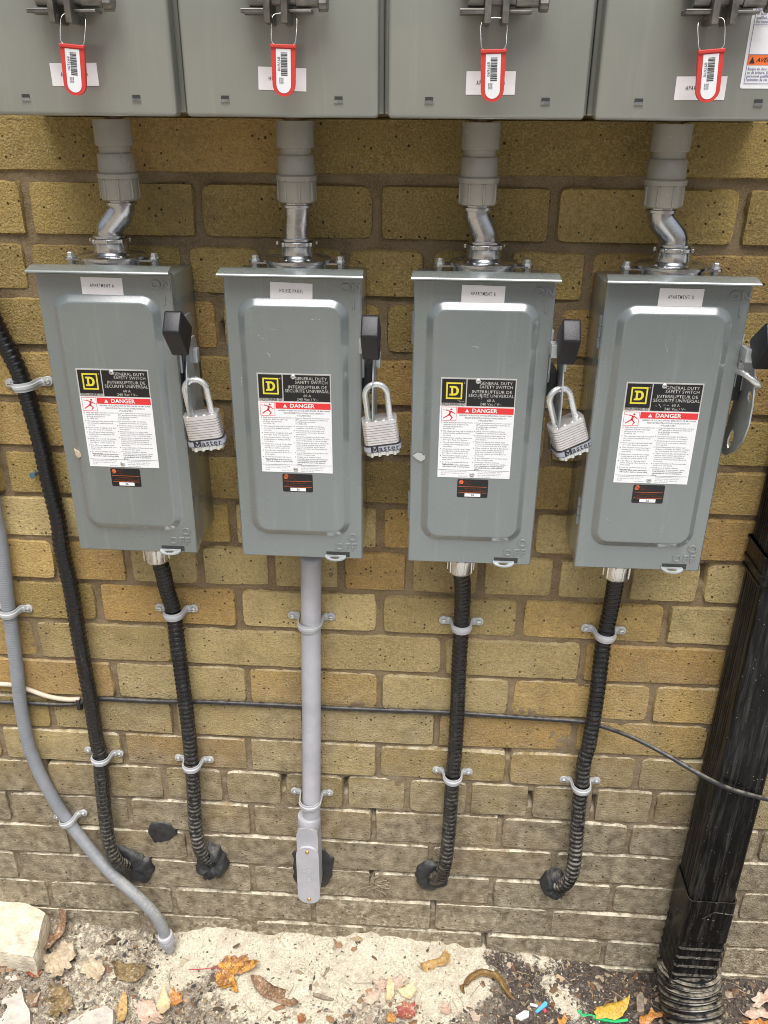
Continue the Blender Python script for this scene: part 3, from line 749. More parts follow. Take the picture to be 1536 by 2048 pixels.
def switch_proto():
    r = thing('safety_switch', (0, 0, 0), '', 'electrical switch', 'grey safety switches in a row on the wall')
    w2 = DW / 2
    # body: open-backed steel can, slightly narrower than the door
    bm = bmesh.new(); box(bm, -w2 + .0016, w2 - .0016, FY + .0125, -.001, .002, .3745, .0025, 2)
    body = bm_obj('body', bm, M['paint'], r, 40)
    # sloping rain lip over the door
    bm = bmesh.new()
    A = [(-w2 - .003, FY + .013, .3862), (w2 + .003, FY + .013, .3862)]
    prof = [(FY + .006, .3868), (FY + .001, .3870), (FY - .006, .3858), (FY - .0162, .3828), (FY - .0172, .3814)]
    top = []; bot = []
    for k, (y, z) in enumerate(prof):
        e = .0012 + .0024 * k / 4
        top.append((bm.verts.new((-w2 - e, y, z)), bm.verts.new((w2 + e, y, z)))); bot.append((bm.verts.new((-w2 - e, y, z - .0014)), bm.verts.new((w2 + e, y, z - .0014))))
    for T in (top, bot):
        for a, b in zip(T, T[1:]): bm.faces.new((a[0], a[1], b[1], b[0]))
    for k in range(len(prof) - 1):
        for s in (0, 1): bm.faces.new((top[k][s], top[k + 1][s], bot[k + 1][s], bot[k][s]))
    bm.faces.new((top[-1][0], top[-1][1], bot[-1][1], bot[-1][0])); bm.faces.new((top[0][0], top[0][1], bot[0][1], bot[0][0]))
    bm_obj('rain_lip', bm, M['paint'], r, 30)
    door = bm_obj('door', door_mesh(), M['paint'], r, 38)
    # stamped lettering
    bm = bmesh.new()
    kw = dict(extrude=.0007, bevel=.0005, res=4, bold=.004)
    txt(bm, 'ON', .0705, FY, .3655, .0145, align='CENTER', spacing=1.05, sx=1.05, **kw); txt(bm, 'I', .0735, FY, .347, .0150, **kw)
    bm_obj('stamped_lettering', bm, M['paint'], door, 40); bm = bmesh.new()
    txt(bm, 'O', .0700, FY, .0330, .0150, sx=1.1, **kw); txt(bm, 'OFF', .0600, FY, .0185, .0140, spacing=1.15, sx=1.12, **kw)
    bm_obj('stamped_lettering', bm, M['paint'], door, 40)
    # latch slot and padlock eye at the bottom edge
    bm = bmesh.new(); box(bm, .0335, .0655, FY - .0004, FY + .003, .0030, .0105); bm_obj('latch_slot', bm, M['dark'], door)
    bm = bmesh.new()
    outer = [(.0465 + .0145 * math.cos(a), .0035 + .0175 * math.sin(a)) for a in [i * 2 * PI / 20 for i in range(20)]]
    P3 = []
    prism(bm, [(.0465 + .0145 * math.cos(a), FY - .003 + .0085 * math.sin(a)) for a in [i * 2 * PI / 20 for i in range(20)]], .0040, .0058, 'xy', holes=[[(.0455 + .0068 * math.cos(a), FY - .0055 + .0034 * math.sin(a)) for a in [i * 2 * PI / 14 for i in range(14)]]])
    for v in bm.verts: v.co.z += (v.co.y - FY) * .2
    bm_obj('latch_eye', bm, M['galv'], door, 30)
    # hinges on the left flank
    for z in (.2985, .0600):
        bm = bmesh.new()
        for k in range(3):
            lathe(bm, [(.0028, z + k * .0132), (.0030, z + k * .0132 + .0006), (.0030, z + k * .0132 + .0120), (.0028, z + k * .0132 + .0126)], 12, (-w2 + .0001, FY + .0125, 0))
        bm_obj('hinge', bm, M['paint'], r, 40)
    # ---- warning label on the raised panel
    X0, Z1, LW, LH = -.0475, .2618, .0928, .1325
    X = lambda f: X0 + f * LW
    Z = lambda f: Z1 - f * LH
    y1 = RY - .0003
    bm = bmesh.new(); sheet(bm, rect(X(0), X(1), Z(1), Z(0)), RY); lab = bm_obj('warning_label', bm, M['plastic_white'], r)
    bm = bmesh.new(); sheet(bm, rect(X(0), X(1), Z(.272), Z(0)), y1, .0002); hd = bm_obj('header_frame', bm, M['silver'], lab)
    y2 = y1 - .0002
    bm = bmesh.new(); sheet(bm, rect(X(.018), X(.338), Z(.242), Z(.012)), y2, .0001); sheet(bm, rect(X(.352), X(.985), Z(.268), Z(.012)), y2, .0001)
    txt(bm, 'SQUARE D', X(.175), y2, Z(.257), .0048, bold=.02, sx=1.25)
    bm_obj('black_panel', bm, M['black'], lab)
    y3 = y2 - .00012
    bm = bmesh.new()
    lx0, lx1, lz0, lz1, t = X(.074), X(.290), Z(.205), Z(.045), .0019
    for q in (rect(lx0, lx1, lz1 - t, lz1), rect(lx0, lx1, lz0, lz0 + t), rect(lx0, lx0 + t, lz0 + t, lz1 - t), rect(lx1 - t, lx1, lz0 + t, lz1 - t)): sheet(bm, q, y3, .0001)
    # slab serif capital D inside the square
    cx0, cz0, cz1 = lx0 + .0042, lz0 + .0045, lz1 - .0045; dh = cz1 - cz0; dm = (cz0 + cz1) / 2
    outl = [(cx0, cz0)] + [(cx0 + .0062 + (dh / 2 - .0008) * math.cos(a) * 1.02, dm + dh / 2 * math.sin(a)) for a in [-PI / 2 + i * PI / 14 for i in range(15)]] + [(cx0, cz1), (cx0, cz1 - .0021), (cx0 + .0019, cz1 - .0021), (cx0 + .0019, cz0 + .0021), (cx0, cz0 + .0021)]
    inn = [(cx0 + .0045, cz0 + .0026)] + [(cx0 + .0062 + (dh / 2 - .0037) * math.cos(a), dm + (dh / 2 - .0026) * math.sin(a)) for a in [-PI / 2 + i * PI / 10 for i in range(11)]] + [(cx0 + .0045, cz1 - .0026)]
    prism(bm, outl, y3, y3 - .0001, 'xz', holes=[inn])
    bm_obj('logo', bm, M['yellow'], lab)
    bm = bmesh.new()
    for s, fx, fz, sz in (('GENERAL DUTY', .730, .047, .0054), ('SAFETY SWITCH', .735, .083, .0054), ('INTERRUPTEUR DE', .680, .130, .0056), ('SÉCURITÉ UNIVERSAL', .675, .168, .0056), ('60 A', .675, .213, .0048), ('240 Vac / V~', .675, .249, .0048)):
        txt(bm, s, X(fx), y3, Z(fz), sz, bold=.003, sx=1.0, spacing=1.04)
    txt(bm, '®', X(.312), y3, Z(.05), .0026)
    bm_obj('header_lettering', bm, M['silver'], lab)
    # red DANGER band and shock pictogram
    bm = bmesh.new(); sheet(bm, rect(X(.236), X(.988), Z(.345), Z(.284)), y1, .0002)
    px0, px1, pz0, pz1, t = X(.022), X(.226), Z(.420), Z(.283), .0005
    for q in (rect(px0, px1, pz1 - t, pz1), rect(px0, px1, pz0, pz0 + t), rect(px0, px0 + t, pz0 + t, pz1 - t), rect(px1 - t, px1, pz0 + t, pz1 - t)): sheet(bm, q, y1, .0001)
    def limb(p, q, w):
        d = Vector((q[0] - p[0], q[1] - p[1])); d.normalize(); nrm = Vector((-d.y, d.x)) * w / 2
        pp = [(p[0] + nrm.x, p[1] + nrm.y), (q[0] + nrm.x * .7, q[1] + nrm.y * .7), (q[0] - nrm.x * .7, q[1] - nrm.y * .7), (p[0] - nrm.x, p[1] - nrm.y)]
        sheet(bm, [(px0 + a * (px1 - px0), pz0 + b * (pz1 - pz0)) for a, b in pp], y1, .0001)
    limb((.62, .70), (.52, .42), .16); limb((.54, .45), (.74, .22), .10); limb((.74, .24), (.60, .08), .08); limb((.52, .44), (.30, .28), .10); limb((.32, .30), (.12, .16), .08)
    limb((.60, .68), (.36, .76), .08); limb((.66, .68), (.90, .50), .08); limb((.08, .80), (.36, .74), .035); limb((.36, .74), (.30, .84), .04)
    sheet(bm, [(px0 + (.655 + .075 * math.cos(a)) * (px1 - px0), pz0 + (.82 + .07 * math.sin(a)) * (pz1 - pz0)) for a in [i * PI / 5 for i in range(10)]], y1 - .00005, .0001)
    bm_obj('danger_band', bm, M['red'], lab)
    bm = bmesh.new(); txt(bm, 'DANGER', X(.60), y1 - .00025, Z(.3155), .0072, bold=.02, sx=1.08)
    tx, tz = X(.365), Z(.332)
    prism(bm, [(tx - .0026, tz), (tx + .0026, tz), (tx, tz + .0044)], y1 - .00025, y1 - .00035, 'xz', holes=[[(tx - .0004, tz + .0012), (tx + .0004, tz + .0012), (tx, tz + .0030)]])
    bm_obj('danger_lettering', bm, M['plastic_white'], lab)
    bm = bmesh.new(); yk = y1 - .00002
    for s, fz in (('HAZARD OF ELECTRIC SHOCK, EXPLOSION, OR ARC FLASH', .363), ("RISQUE D'ÉLECTROCUTION, D'EXPLOSION OU", .388), ("D'ÉCLAIR D'ARC", .412)):
        txt(bm, s, X(.62), yk, Z(fz), .0027, bold=.018, sx=.90, res=1)
    bm_obj('hazard_lettering', bm, M['ink'], lab); bm = bmesh.new()
    for s, fz in (('Failure to follow these instructions', .868), ('will result in death or serious injury.', .887)): txt(bm, s, X(.065), yk, Z(fz), .0026, align='LEFT', bold=.026, sx=.92, res=1)
    bm_obj('bold_lettering', bm, M['ink'], lab); bm = bmesh.new()
    for s, fz in (('Si ces précautions ne sont pas respectées,', .874), ('cela entraînera la mort ou des blessures', .893), ('graves.', .911)): txt(bm, s, X(.505), yk, Z(fz), .0026, align='LEFT', bold=.026, sx=.86, res=1)
    bm_obj('bold_lettering', bm, M['ink'], lab)
    bm = bmesh.new(); sheet(bm, rect(X(.01), X(.99), Z(.9225), Z(.9200)), yk, .0001); bm_obj('divider', bm, M['ink'], lab)
    bm = bmesh.new()
    for k, s in enumerate(WARN_L):
        txt(bm, s, X(.055), yk, Z(.436 + k * .0205 + .006 * sum(1 for q in WARN_LB if q <= k) - .006), .0026, align='LEFT', sx=.93, res=1, bold=.010)
    for k, s in enumerate(WARN_R):
        txt(bm, s, X(.500), yk, Z(.436 + k * .0198 + .004 * sum(1 for q in WARN_RB if q <= k) - .004), .0026, align='LEFT', sx=.87, res=1, bold=.010)
    for k in WARN_LB:
        z = Z(.436 + k * .0205 + .006 * sum(1 for q in WARN_LB if q <= k) - .006); sheet(bm, [(X(.032) + .0006 * math.cos(a), z + .0006 * math.sin(a)) for a in [i * PI / 3 for i in range(6)]], yk, .0001)
    for k in WARN_RB:
        z = Z(.436 + k * .0198 + .004 * sum(1 for q in WARN_RB if q <= k) - .004); sheet(bm, [(X(.480) + .0006 * math.cos(a), z + .0006 * math.sin(a)) for a in [i * PI / 3 for i in range(6)]], yk, .0001)
    for k, s in enumerate(('To lock out switch, place padlock hasp', 'through hole in lockplate and above', 'handle.')): txt(bm, s, X(.05), yk, Z(.936 + k * .019), .0023, align='LEFT', sx=.9, res=1)
    for k, s in enumerate(("Pour verrouiller l'interrupteur, placer le", 'moraillon du cadenas à travers le trou', 'dans la plaque de verrouillage et au-', 'dessus de la manette.')): txt(bm, s, X(.555), yk, Z(.934 + k * .0175), .0022, align='LEFT', sx=.88, res=1)
    txt(bm, '80273-604-02', X(.35), yk, Z(.985), .0020, res=1)
    bm_obj('small_lettering', bm, M['ink_soft'], lab)
    for fx, fz in ((.492, .030), (.478, .963)):
        bm = bmesh.new(); lathe(bm, [(.0031, 0), (.0031, .0006), (.0022, .0012), (.0008, .0014)], 14, (X(fx), RY - .0004, Z(fz)), 'Y')
        box(bm, X(fx) - .0016, X(fx) + .0016, RY - .0020, RY - .0017, Z(fz) - .0003, Z(fz) + .0003, mi=1); bm_obj('label_screw', bm, [M['steel'], M['ink_soft']], lab)
    # black inspection sticker
    ex0, ex1, ez0, ez1 = -.0212, .0186, .1015, .1270
    bm = bmesh.new(); sheet(bm, rrect(ex0, ex1, ez0, ez1, .002), RY); es = bm_obj('inspection_sticker', bm, M['black'], r)
    bm = bmesh.new(); gx, gz = ex0 + .0048, ez1 - .0045
    for k in range(4):
        zz = -.0026 + k * .0016; hw = math.sqrt(max(0, .0033 ** 2 - (zz + .0004) ** 2))
        sheet(bm, [(gx - hw, gz + zz), (gx + hw * .8, gz + zz + .0006), (gx + hw, gz + zz + .0016), (gx - hw * .7, gz + zz + .0009)], y1, .0001)
    for k, s in enumerate(('Electrical', 'Safety', 'Authority')): txt(bm, s, gx + .0045, y1, gz + .002 - k * .0021, .0022, align='LEFT', res=1)
    for z in (.1165, .1082): sheet(bm, rect(ex0 + .0015, ex1 - .0015, z, z + .0003), y1, .0001)
    txt(bm, 'www.esasafe.com', (ex0 + ex1) / 2, y1, .1142, .0030, bold=.01, res=1); txt(bm, '1-877-372-7233 · 1-877-ESA-SAFE', (ex0 + ex1) / 2, y1, .1108, .0025, bold=.008, res=1)
    bm_obj('orange_lettering', bm, M['orange'], es)
    bm = bmesh.new(); sheet(bm, rect(-.0112, .0092, .1027, .1072), y1, .0001); bm_obj('number_field', bm, M['plastic_white'], es)
    bm = bmesh.new(); txt(bm, '26', -.001, y1 - .00015, .1049, .0042, bold=.02); bm_obj('number', bm, M['ink'], es)
    # ---- handle on the right flank: grip, arm, locking plate
    hx = w2 + .004
    bm = bmesh.new()
    prism(bm, [(-.1545, .3440), (-.1695, .3240), (-.1670, .3205), (-.1420, .2895), (-.1385, .2890), (-.1140, .3145), (-.1150, .3190), (-.1500, .3450)], hx, hx + .0205, 'yz')
    bmesh.ops.bevel(bm, geom=list(bm.edges), offset=.0022, segments=3, profile=.5, affect='EDGES')
    h = bm_obj('handle', bm, M['grip'], r, 40)
    bm = bmesh.new(); box(bm, w2 - .002, hx + .016, -.128, -.108, .293, .309, .001); box(bm, w2 - .002, w2 + .003, -.10, -.04, .255, .32, .001); bm_obj('arm', bm, M['galv'], h, 40)
    bm = bmesh.new(); box(bm, w2 - .002, w2 + .0130, -.092, -.05, .235, .268, .002); bm_obj('pivot', bm, M['dark'], h, 40)
    bm = bmesh.new()
    front = [(-.105, .300), (-.118, .285), (-.1265, .2665), (-.1335, .2430), (-.1348, .2190), (-.1262, .1958), (-.1075, .1749), (-.0810, .1587), (-.0660, .1557)]
    back = [(-.0560, .1640), (-.0620, .1860), (-.0720, .2320), (-.0735, .2860), (-.082, .300)]
    slot = [(-.0865, .1975), (-.0925, .1945), (-.0950, .1860), (-.0895, .1740), (-.0825, .1690), (-.0775, .1725), (-.0765, .1790), (-.0800, .1880)]
    hole = [(-.1200 + .0062 * math.cos(a), .2500 + .0062 * math.sin(a)) for a in [i * PI / 6 for i in range(12)]]
    prism(bm, front + back, w2 + .0147, w2 + .0164, 'yz', holes=[slot, hole])
    box(bm, w2 + .0164, w2 + .0225, -.098, -.086, .268, .286, .0008)
    bm_obj('locking_plate', bm, M['galv'], h, 30)
    return r
sw = switch_proto()
slab = ['grey safety switch labelled APARTMENT A, leftmost of the four', 'grey safety switch labelled HOUSE PANEL, with light scratches on its door',
        'grey safety switch labelled APARTMENT B, with a loose flake at its left edge', 'grey safety switch labelled APARTMENT D, nearest the black downspout']
switches = []
for i in range(4):
    s = sw if i == 0 else copy_tree(sw)
    s.location = (SX[i], 0, DZ); s['label'] = slab[i]; switches.append(s)
NL = [(-.0015, .3628, .012), (-.0010, .3608, .030), (-.0015, .3618, .018), (.0030, .3625, .004)]
for i, s in enumerate(switches):
    cx, cz, a = NL[i]
    bm = bmesh.new(); sheet(bm, rect(-.0255, .0255, -.0103, .0103), -.0001)
    p = bm_obj('name_label', bm, M['paper'], s); p.location = (cx, FY - .0001, cz); p.rotation_euler = (0, a, 0)
    bm = bmesh.new(); txt(bm, NAMES[i], 0, -.0006, .0004, .0058, sx=.60, bold=.004, spacing=1.36, res=2); bm_obj('lettering', bm, M['ink'], p)
# scrapes and flakes
def flake(parent, name, pts2, y, mat, t=.0012):
    bm = bmesh.new(); prism(bm, pts2, y, y - t, 'xz')
    for v in bm.verts: v.co.y += .0006 * noise.noise(v.co * 300)
    bm_obj(name, bm, mat, parent)
flake(switches[0], 'paint_scrape', [(-.0665, .1525), (-.0635, .1500), (-.0600, .1490), (-.0575, .1455), (-.0580, .1425), (-.0615, .1405), (-.0645, .1430), (-.0650, .1480)], FY - .0030, M['chip'], .004)
flake(switches[2], 'paint_flake', [(-.0800, .1560), (-.0740, .1600), (-.0690, .1590), (-.0660, .1560), (-.0625, .1565), (-.0640, .1520), (-.0690, .1480), (-.0750, .1510)], FY - .0012, M['flake'])
def scuffs(parent, segs):
    bm = bmesh.new()
    for (x0, z0, x1, z1, y) in segs:
        for k in range(4):
            t = k / 4; x = x0 + (x1 - x0) * t + rnd.uniform(-.0005, .0005); z = z0 + (z1 - z0) * t + rnd.uniform(-.0005, .0005)
            l = rnd.uniform(.0015, .004); ang = math.atan2(z1 - z0, x1 - x0) + rnd.uniform(-.3, .3)
            d = (math.cos(ang) * l, math.sin(ang) * l); n = (-d[1] * .09, d[0] * .09)
            sheet(bm, [(x, z), (x + d[0] * .5 + n[0], z + d[1] * .5 + n[1]), (x + d[0], z + d[1]), (x + d[0] * .5 - n[0], z + d[1] * .5 - n[1])], y, .00008)
    bm_obj('scratch', bm, M['flake'], parent)
scuffs(switches[1], [(-.048, .312, -.030, .300, RY), (-.030, .318, -.020, .315, RY), (-.033, .288, -.030, .284, RY), (.022, .330, .034, .330, RY), (-.067, .255, -.068, .240, FY - .004)])
scuffs(switches[2], [(-.012, .302, -.002, .299, RY), (-.062, .215, -.06, .205, FY - .004), (.06, .235, .062, .222, FY), (-.006, .236, .012, .239, RY - .0008), (-.026, .233, -.018, .231, RY - .0008), (.002, .242, .004, .230, RY - .0008)])
scuffs(switches[3], [(-.010, .233, .008, .234, RY - .0008), (-.006, .236, -.002, .231, RY - .0008), (-.01, .312, -.004, .300, RY), (-.052, .080, -.046, .074, RY)])

# ------------------------------------------------------------------ padlocks
def lock_proto():
    r = thing('padlock', (0, 0, 0), '', 'padlock', 'laminated padlocks on the switch handles')
    bm = bmesh.new(); R_ = .0135
    pth = [Vector((-R_, 0, -.062)), Vector((-R_, 0, -.05)), Vector((-R_, 0, -.035)), Vector((-R_, 0, -.022))] + [Vector((-R_ * math.cos(a), 0, -R_ + R_ * math.sin(a) * 1.0)) for a in [i * PI / 14 for i in range(15)]] + [Vector((R_, 0, -.022)), Vector((R_, 0, -.035)), Vector((R_, 0, -.05)), Vector((R_, 0, -.062))]
    sweep(bm, pth, .0040, 14); bm_obj('shackle', bm, M['steel'], r, True)
    # stacked steel plates
    body = None
    bm = bmesh.new(); z = -.0470
    def plate(bm, w, d, z0, z1, rr=.006):
        prism(bm, rrect(-w, w, -d, d, rr, 4), z0, z1, 'xy')
    for k in range(9):
        t = .0033
        plate(bm, .0222, .0122, z - t + .0009, z, .007); plate(bm, .0208, .0108, z - t, z - t + .0009, .006); z -= t
    # scalloped top plate
    top = rrect(-.0222, .0222, -.0122, .0122, .007, 4)
    plate(bm, .0222, .0122, -.0470, -.0440, .007)
    b = bm_obj('laminated_body', bm, M['lamin'], r, 20)
    bm = bmesh.new()
    for x in (-.0155, -.005, .005, .0155): lathe(bm, [(.0024, -.0442), (.0018, -.0425)], 10, (x, -.0085, 0))
    bm_obj('rivet', bm, M['steel'], b)
    bm = bmesh.new(); plate(bm, .0238, .0138, -.0852, -.0768, .008); bp = bm_obj('bumper_band', bm, M['bumper'], r, 30)
    bm = bmesh.new()
    for zz in (-.0772, -.0850): prism(bm, rrect(-.0240, .0240, -.0140, .0140, .008, 4), zz, zz + .0005, 'xy')
    me = text_mesh('aster', .0100, bold=.008, sx=1.15, spacing=1.12, align='LEFT'); add_mesh(bm, me, (-.0050, -.01405, -.0808))
    sheet(bm, [(-.0150 + .0094 * a, -.0840 + .0070 * c) for a, c in ((0, 0), (.34, 0), (.34, .12), (.24, .12), (.24, .62), (.5, .05), (.76, .62), (.76, .12), (.66, .12), (.66, 0), (1, 0), (1, 1), (.74, 1), (.5, .48), (.26, 1), (0, 1))], -.01405, .0002)
    bm_obj('lettering', bm, M['ink'], bp)
    bm = bmesh.new(); plate(bm, .0215, .0118, -.0905, -.0853, .007)
    for x in (-.0145, -.005, .005, .0145): lathe(bm, [(.0026, -.0915), (.0026, -.086)], 10, (x, -.0108, 0))
    bm_obj('bottom_plate', bm, M['steel'], r, 30)
    return r
lk = lock_proto()
LOCKS = [((.0215, -.1205, .2535), (.05, math.radians(-7), math.radians(4)), 'padlock hanging straight on the APARTMENT A switch handle, leftmost of the laminated locks'),
         ((.0175, -.1205, .2535), (.05, math.radians(-7), math.radians(6)), 'padlock on the HOUSE PANEL switch handle, between the second and third boxes'),
         ((.0110, -.1205, .2530), (.05, math.radians(-20), math.radians(16)), 'padlock swung out to the right on the APARTMENT B switch handle'),
         ((.0125, -.1300, .2720), (math.radians(80), math.radians(38), math.radians(-4)), 'padlock at the right edge, only its chrome shackle showing behind the APARTMENT D switch')]
for i, (p, rr, lb) in enumerate(LOCKS):
    l = lk if i == 0 else copy_tree(lk)
    l.location = (DX[i] + DW + p[0], p[1], DZ + p[2]); l.rotation_euler = rr; l['label'] = lb

# ------------------------------------------------------------------ conduits
PATHS = {}
def flex(name, pts, r0, label, mat, pitch=.0085, amp=.0011, fine=4, group=None, flat=None):
    t = thing(name, (0, 0, 0), label, 'conduit', group)
    step = pitch / fine
    path = smooth_path(pts, step)
    def rad(i, a):
        ph = (i % fine) / fine
        k = 1.0
        if flat: k = flat(path[i].z)
        w = .5 + .5 * math.cos(2 * PI * ph)
        return r0 - amp * k * (w ** 2.2)
    bm = bmesh.new(); sweep(bm, path, rad, 18); bm_obj('jacket', bm, mat, t, True)
    PATHS[t.name] = path
    return t
GR = 'black flexible conduits going into the wall'
cA = flex('flexible_conduit', [(-0.3941, -0.0550, 0.8634), (-0.3912, -0.0500, 0.8423), (-0.3953, -0.0300, 0.7959), (-0.3933, -0.0185, 0.7494), (-0.3924, -0.0185, 0.6781), (-0.3919, -0.0180, 0.6090), (-0.3911, -0.0180, 0.5477), (-0.3920, -0.0180, 0.4730), (-0.3935, -0.0190, 0.4071), (-0.3964, -0.0210, 0.3395), (-0.3969, -0.0240, 0.2948), (-0.3935, -0.0260, 0.2556), (-0.3875, -0.0180, 0.2200), (-0.3801, -0.0060, 0.1997), (-0.3805, 0.0120, 0.1798)], .0124,
     'black ribbed conduit running from the APARTMENT A switch down into the wall', M['flexb'], .0090, .0028, 5, GR)
cL = flex('flexible_conduit', [(-0.6513, -0.0300, 1.5402), (-0.6491, -0.0300, 1.4506), (-0.6310, -0.0300, 1.3658), (-0.6089, -0.0300, 1.2874), (-0.5960, -0.0300, 1.2367), (-0.5869, -0.0210, 1.1838), (-0.5730, -0.0195, 1.1388), (-0.5672, -0.0185, 1.1073), (-0.5624, -0.0185, 1.0650), (-0.5585, -0.0185, 1.0206), (-0.5572, -0.0185, 0.9755), (-0.5531, -0.0185, 0.9043), (-0.5550, -0.0185, 0.8543), (-0.5522, -0.0180, 0.7837), (-0.5528, -0.0180, 0.7117), (-0.5526, -0.0180, 0.6363), (-0.5523, -0.0180, 0.5572), (-0.5539, -0.0180, 0.4740), (-0.5514, -0.0185, 0.4525), (-0.5561, -0.0185, 0.4131), (-0.5599, -0.0210, 0.3400), (-0.5609, -0.0250, 0.2816), (-0.5575, -0.0300, 0.2390), (-0.5502, -0.0260, 0.2062), (-0.5432, -0.0120, 0.1810), (-0.5458, 0.0120, 0.1487)], .0124,
     'long smooth black conduit sweeping in from the left edge beside the APARTMENT A switch', M['flexb'], .0090, .0015, 5, GR)
cB = flex('flexible_conduit', [(0.0486, -0.0550, 0.8637), (0.0529, -0.0450, 0.8374), (0.0555, -0.0260, 0.7917), (0.0562, -0.0185, 0.7469), (0.0561, -0.0185, 0.7175), (0.0560, -0.0180, 0.6682), (0.0571, -0.0180, 0.5917), (0.0574, -0.0180, 0.5114), (0.0557, -0.0180, 0.4521), (0.0547, -0.0200, 0.3960), (0.0544, -0.0240, 0.3402), (0.0522, -0.0300, 0.2847), (0.0491, -0.0320, 0.2489), (0.0424, -0.0240, 0.2145), (0.0331, -0.0080, 0.1905), (0.0280, 0.0120, 0.1724)], .0124,
     'black conduit running from the APARTMENT B switch into a putty patch', M['flexb'], .0088, .0016, 5, GR)
cD = flex('flexible_conduit', [(0.2695, -0.0550, 0.8649), (0.2726, -0.0450, 0.8428), (0.2764, -0.0260, 0.7931), (0.2759, -0.0185, 0.7466), (0.2743, -0.0185, 0.7089), (0.2759, -0.0180, 0.6491), (0.2760, -0.0180, 0.5862), (0.2744, -0.0180, 0.5215), (0.2709, -0.0180, 0.4939), (0.2719, -0.0185, 0.4382), (0.2727, -0.0200, 0.3815), (0.2748, -0.0230, 0.3246), (0.2752, -0.0300, 0.2702), (0.2717, -0.0300, 0.2357), (0.2617, -0.0220, 0.2044), (0.2503, -0.0080, 0.1924), (0.2447, 0.0120, 0.1791)], .0124,
     'black ribbed conduit running from the APARTMENT D switch, dusty towards its lower end', M['flexb'], .0094, .0029, 5, GR)
cG = flex('flexible_conduit', [(-0.6279, -0.0160, 1.2001), (-0.6370, -0.0160, 1.0872), (-0.6488, -0.0160, 0.9318), (-0.6511, -0.0160, 0.8646), (-0.6549, -0.0160, 0.8121), (-0.6612, -0.0150, 0.7478), (-0.6636, -0.0150, 0.7044), (-0.6694, -0.0150, 0.6281), (-0.6765, -0.0150, 0.5478), (-0.6785, -0.0150, 0.4637), (-0.6756, -0.0150, 0.4395), (-0.6666, -0.0150, 0.3878), (-0.6498, -0.0155, 0.3284), (-0.6380, -0.0155, 0.2979), (-0.6237, -0.0180, 0.2698), (-0.5892, -0.0260, 0.2160), (-0.5587, -0.0320, 0.1752), (-0.5211, -0.0360, 0.1319), (-0.4931, -0.0370, 0.0901), (-0.4806, -0.0360, 0.0489), (-0.4778, -0.0340, 0.0075)], .0108,
     'thin grey flexible conduit curving from the left edge down to the ground', M['flexg'], .0034, .0008, 4)
# metal connectors under the switches
def connector(par, u, z1, y, rr=.0185):
    bm = bmesh.new()
    lathe(bm, [(rr - .005, z1 - .038), (rr - .0012, z1 - .0375), (rr, z1 - .035), (rr, z1 - .015), (rr + .0015, z1 - .0135), (rr + .0015, z1 - .003), (rr, z1 - .001), (rr, z1 + .012)], 28, (u, y, 0))
    for k in range(10):
        a = 2 * PI * k / 10; cx, cy = u + rr * math.cos(a), y + rr * math.sin(a)
        box(bm, cx - .0010, cx + .0010, cy - .0010, cy + .0010, z1 - .035, z1 - .015, .0003, 1)
    bm_obj('connector', bm, M['alu'], par, 40)
connector(cA, -.3953, .9000, -.055); connector(cB, .0486, .9000, -.055); connector(cD, .2695, .9000, -.055)
# grey end fitting of the thin conduit, standing in the dust
e0 = Vector((-0.4762, -0.0350, 0.0202)); 
bm = bmesh.new(); ec = Vector((0, 0, 0))
lathe(bm, [(.0085, -.030), (.0092, -.029), (.0095, -.012), (.0128, -.0115), (.0136, -.0105), (.0136, .0045), (.0128, .0055), (.0128, .0065), (.0148, .0075), (.0150, .0150), (.0140, .0165), (.0112, .0170)], 26)
for k in range(9):
    a = 2 * PI * k / 9; box(bm, .0140 * math.cos(a) - .001, .0140 * math.cos(a) + .001, .0140 * math.sin(a) - .001, .0140 * math.sin(a) + .001, -.010, .004, .0003, 1)
ef = bm_obj('end_fitting', bm, M['pvc'], cG, 40); ef.location = (e0.x, e0.y, e0.z - .006); ef.rotation_euler = (.05, -.12, 0)

# straight rigid pvc conduit and its access fitting
pv = thing('rigid_conduit', (0, 0, 0), 'straight smooth grey plastic conduit under the HOUSE PANEL switch', 'conduit')
PX_ = -.1922; LZ = .330
topv = (-.1700, -.055, .905)
bm = bmesh.new(); sweep(bm, smooth_path([(-0.1680, -0.0520, 0.8794), (-0.1727, -0.0340, 0.8082), (-0.1762, -0.0260, 0.7314), (-0.1806, -0.0260, 0.5560), (-0.1844, -0.0260, 0.4273), (-0.1877, -0.0260, 0.3167)], .012), .0155, 28); bm_obj('pipe', bm, M['pvc'], pv, True)
LBc = (-0.1928, -0.0260, 0.2972)
lb = thing('access_fitting', (0, 0, 0), 'grey plastic elbow fitting with two brass screws at the foot of the straight conduit', 'conduit body')
cxl = LBc[0]
bm = bmesh.new()
lathe(bm, [(.0165, .318), (.0192, .3185), (.0200, .320), (.0200, .347), (.0190, .3485), (.0160, .3487)], 28, (cxl + .0015, -.026, 0))
prism(bm, rrect(cxl - .0188, cxl + .0188, .163, .335, .0178, 8), -.046, -.004, 'xz')
bm_obj('housing', bm, M['pvc'], lb, 40)
bm = bmesh.new(); prism(bm, rrect(cxl - .0200, cxl + .0200, .158, .296, .0195, 10), -.0515, -.0465, 'xz')
bmesh.ops.bevel(bm, geom=[e for e in bm.edges if abs(e.verts[0].co.y + .0515) < 1e-5 and abs(e.verts[1].co.y + .0515) < 1e-5], offset=.0012, segments=2, affect='EDGES')
cv = bm_obj('cover_plate', bm, M['pvc'], lb, 40)
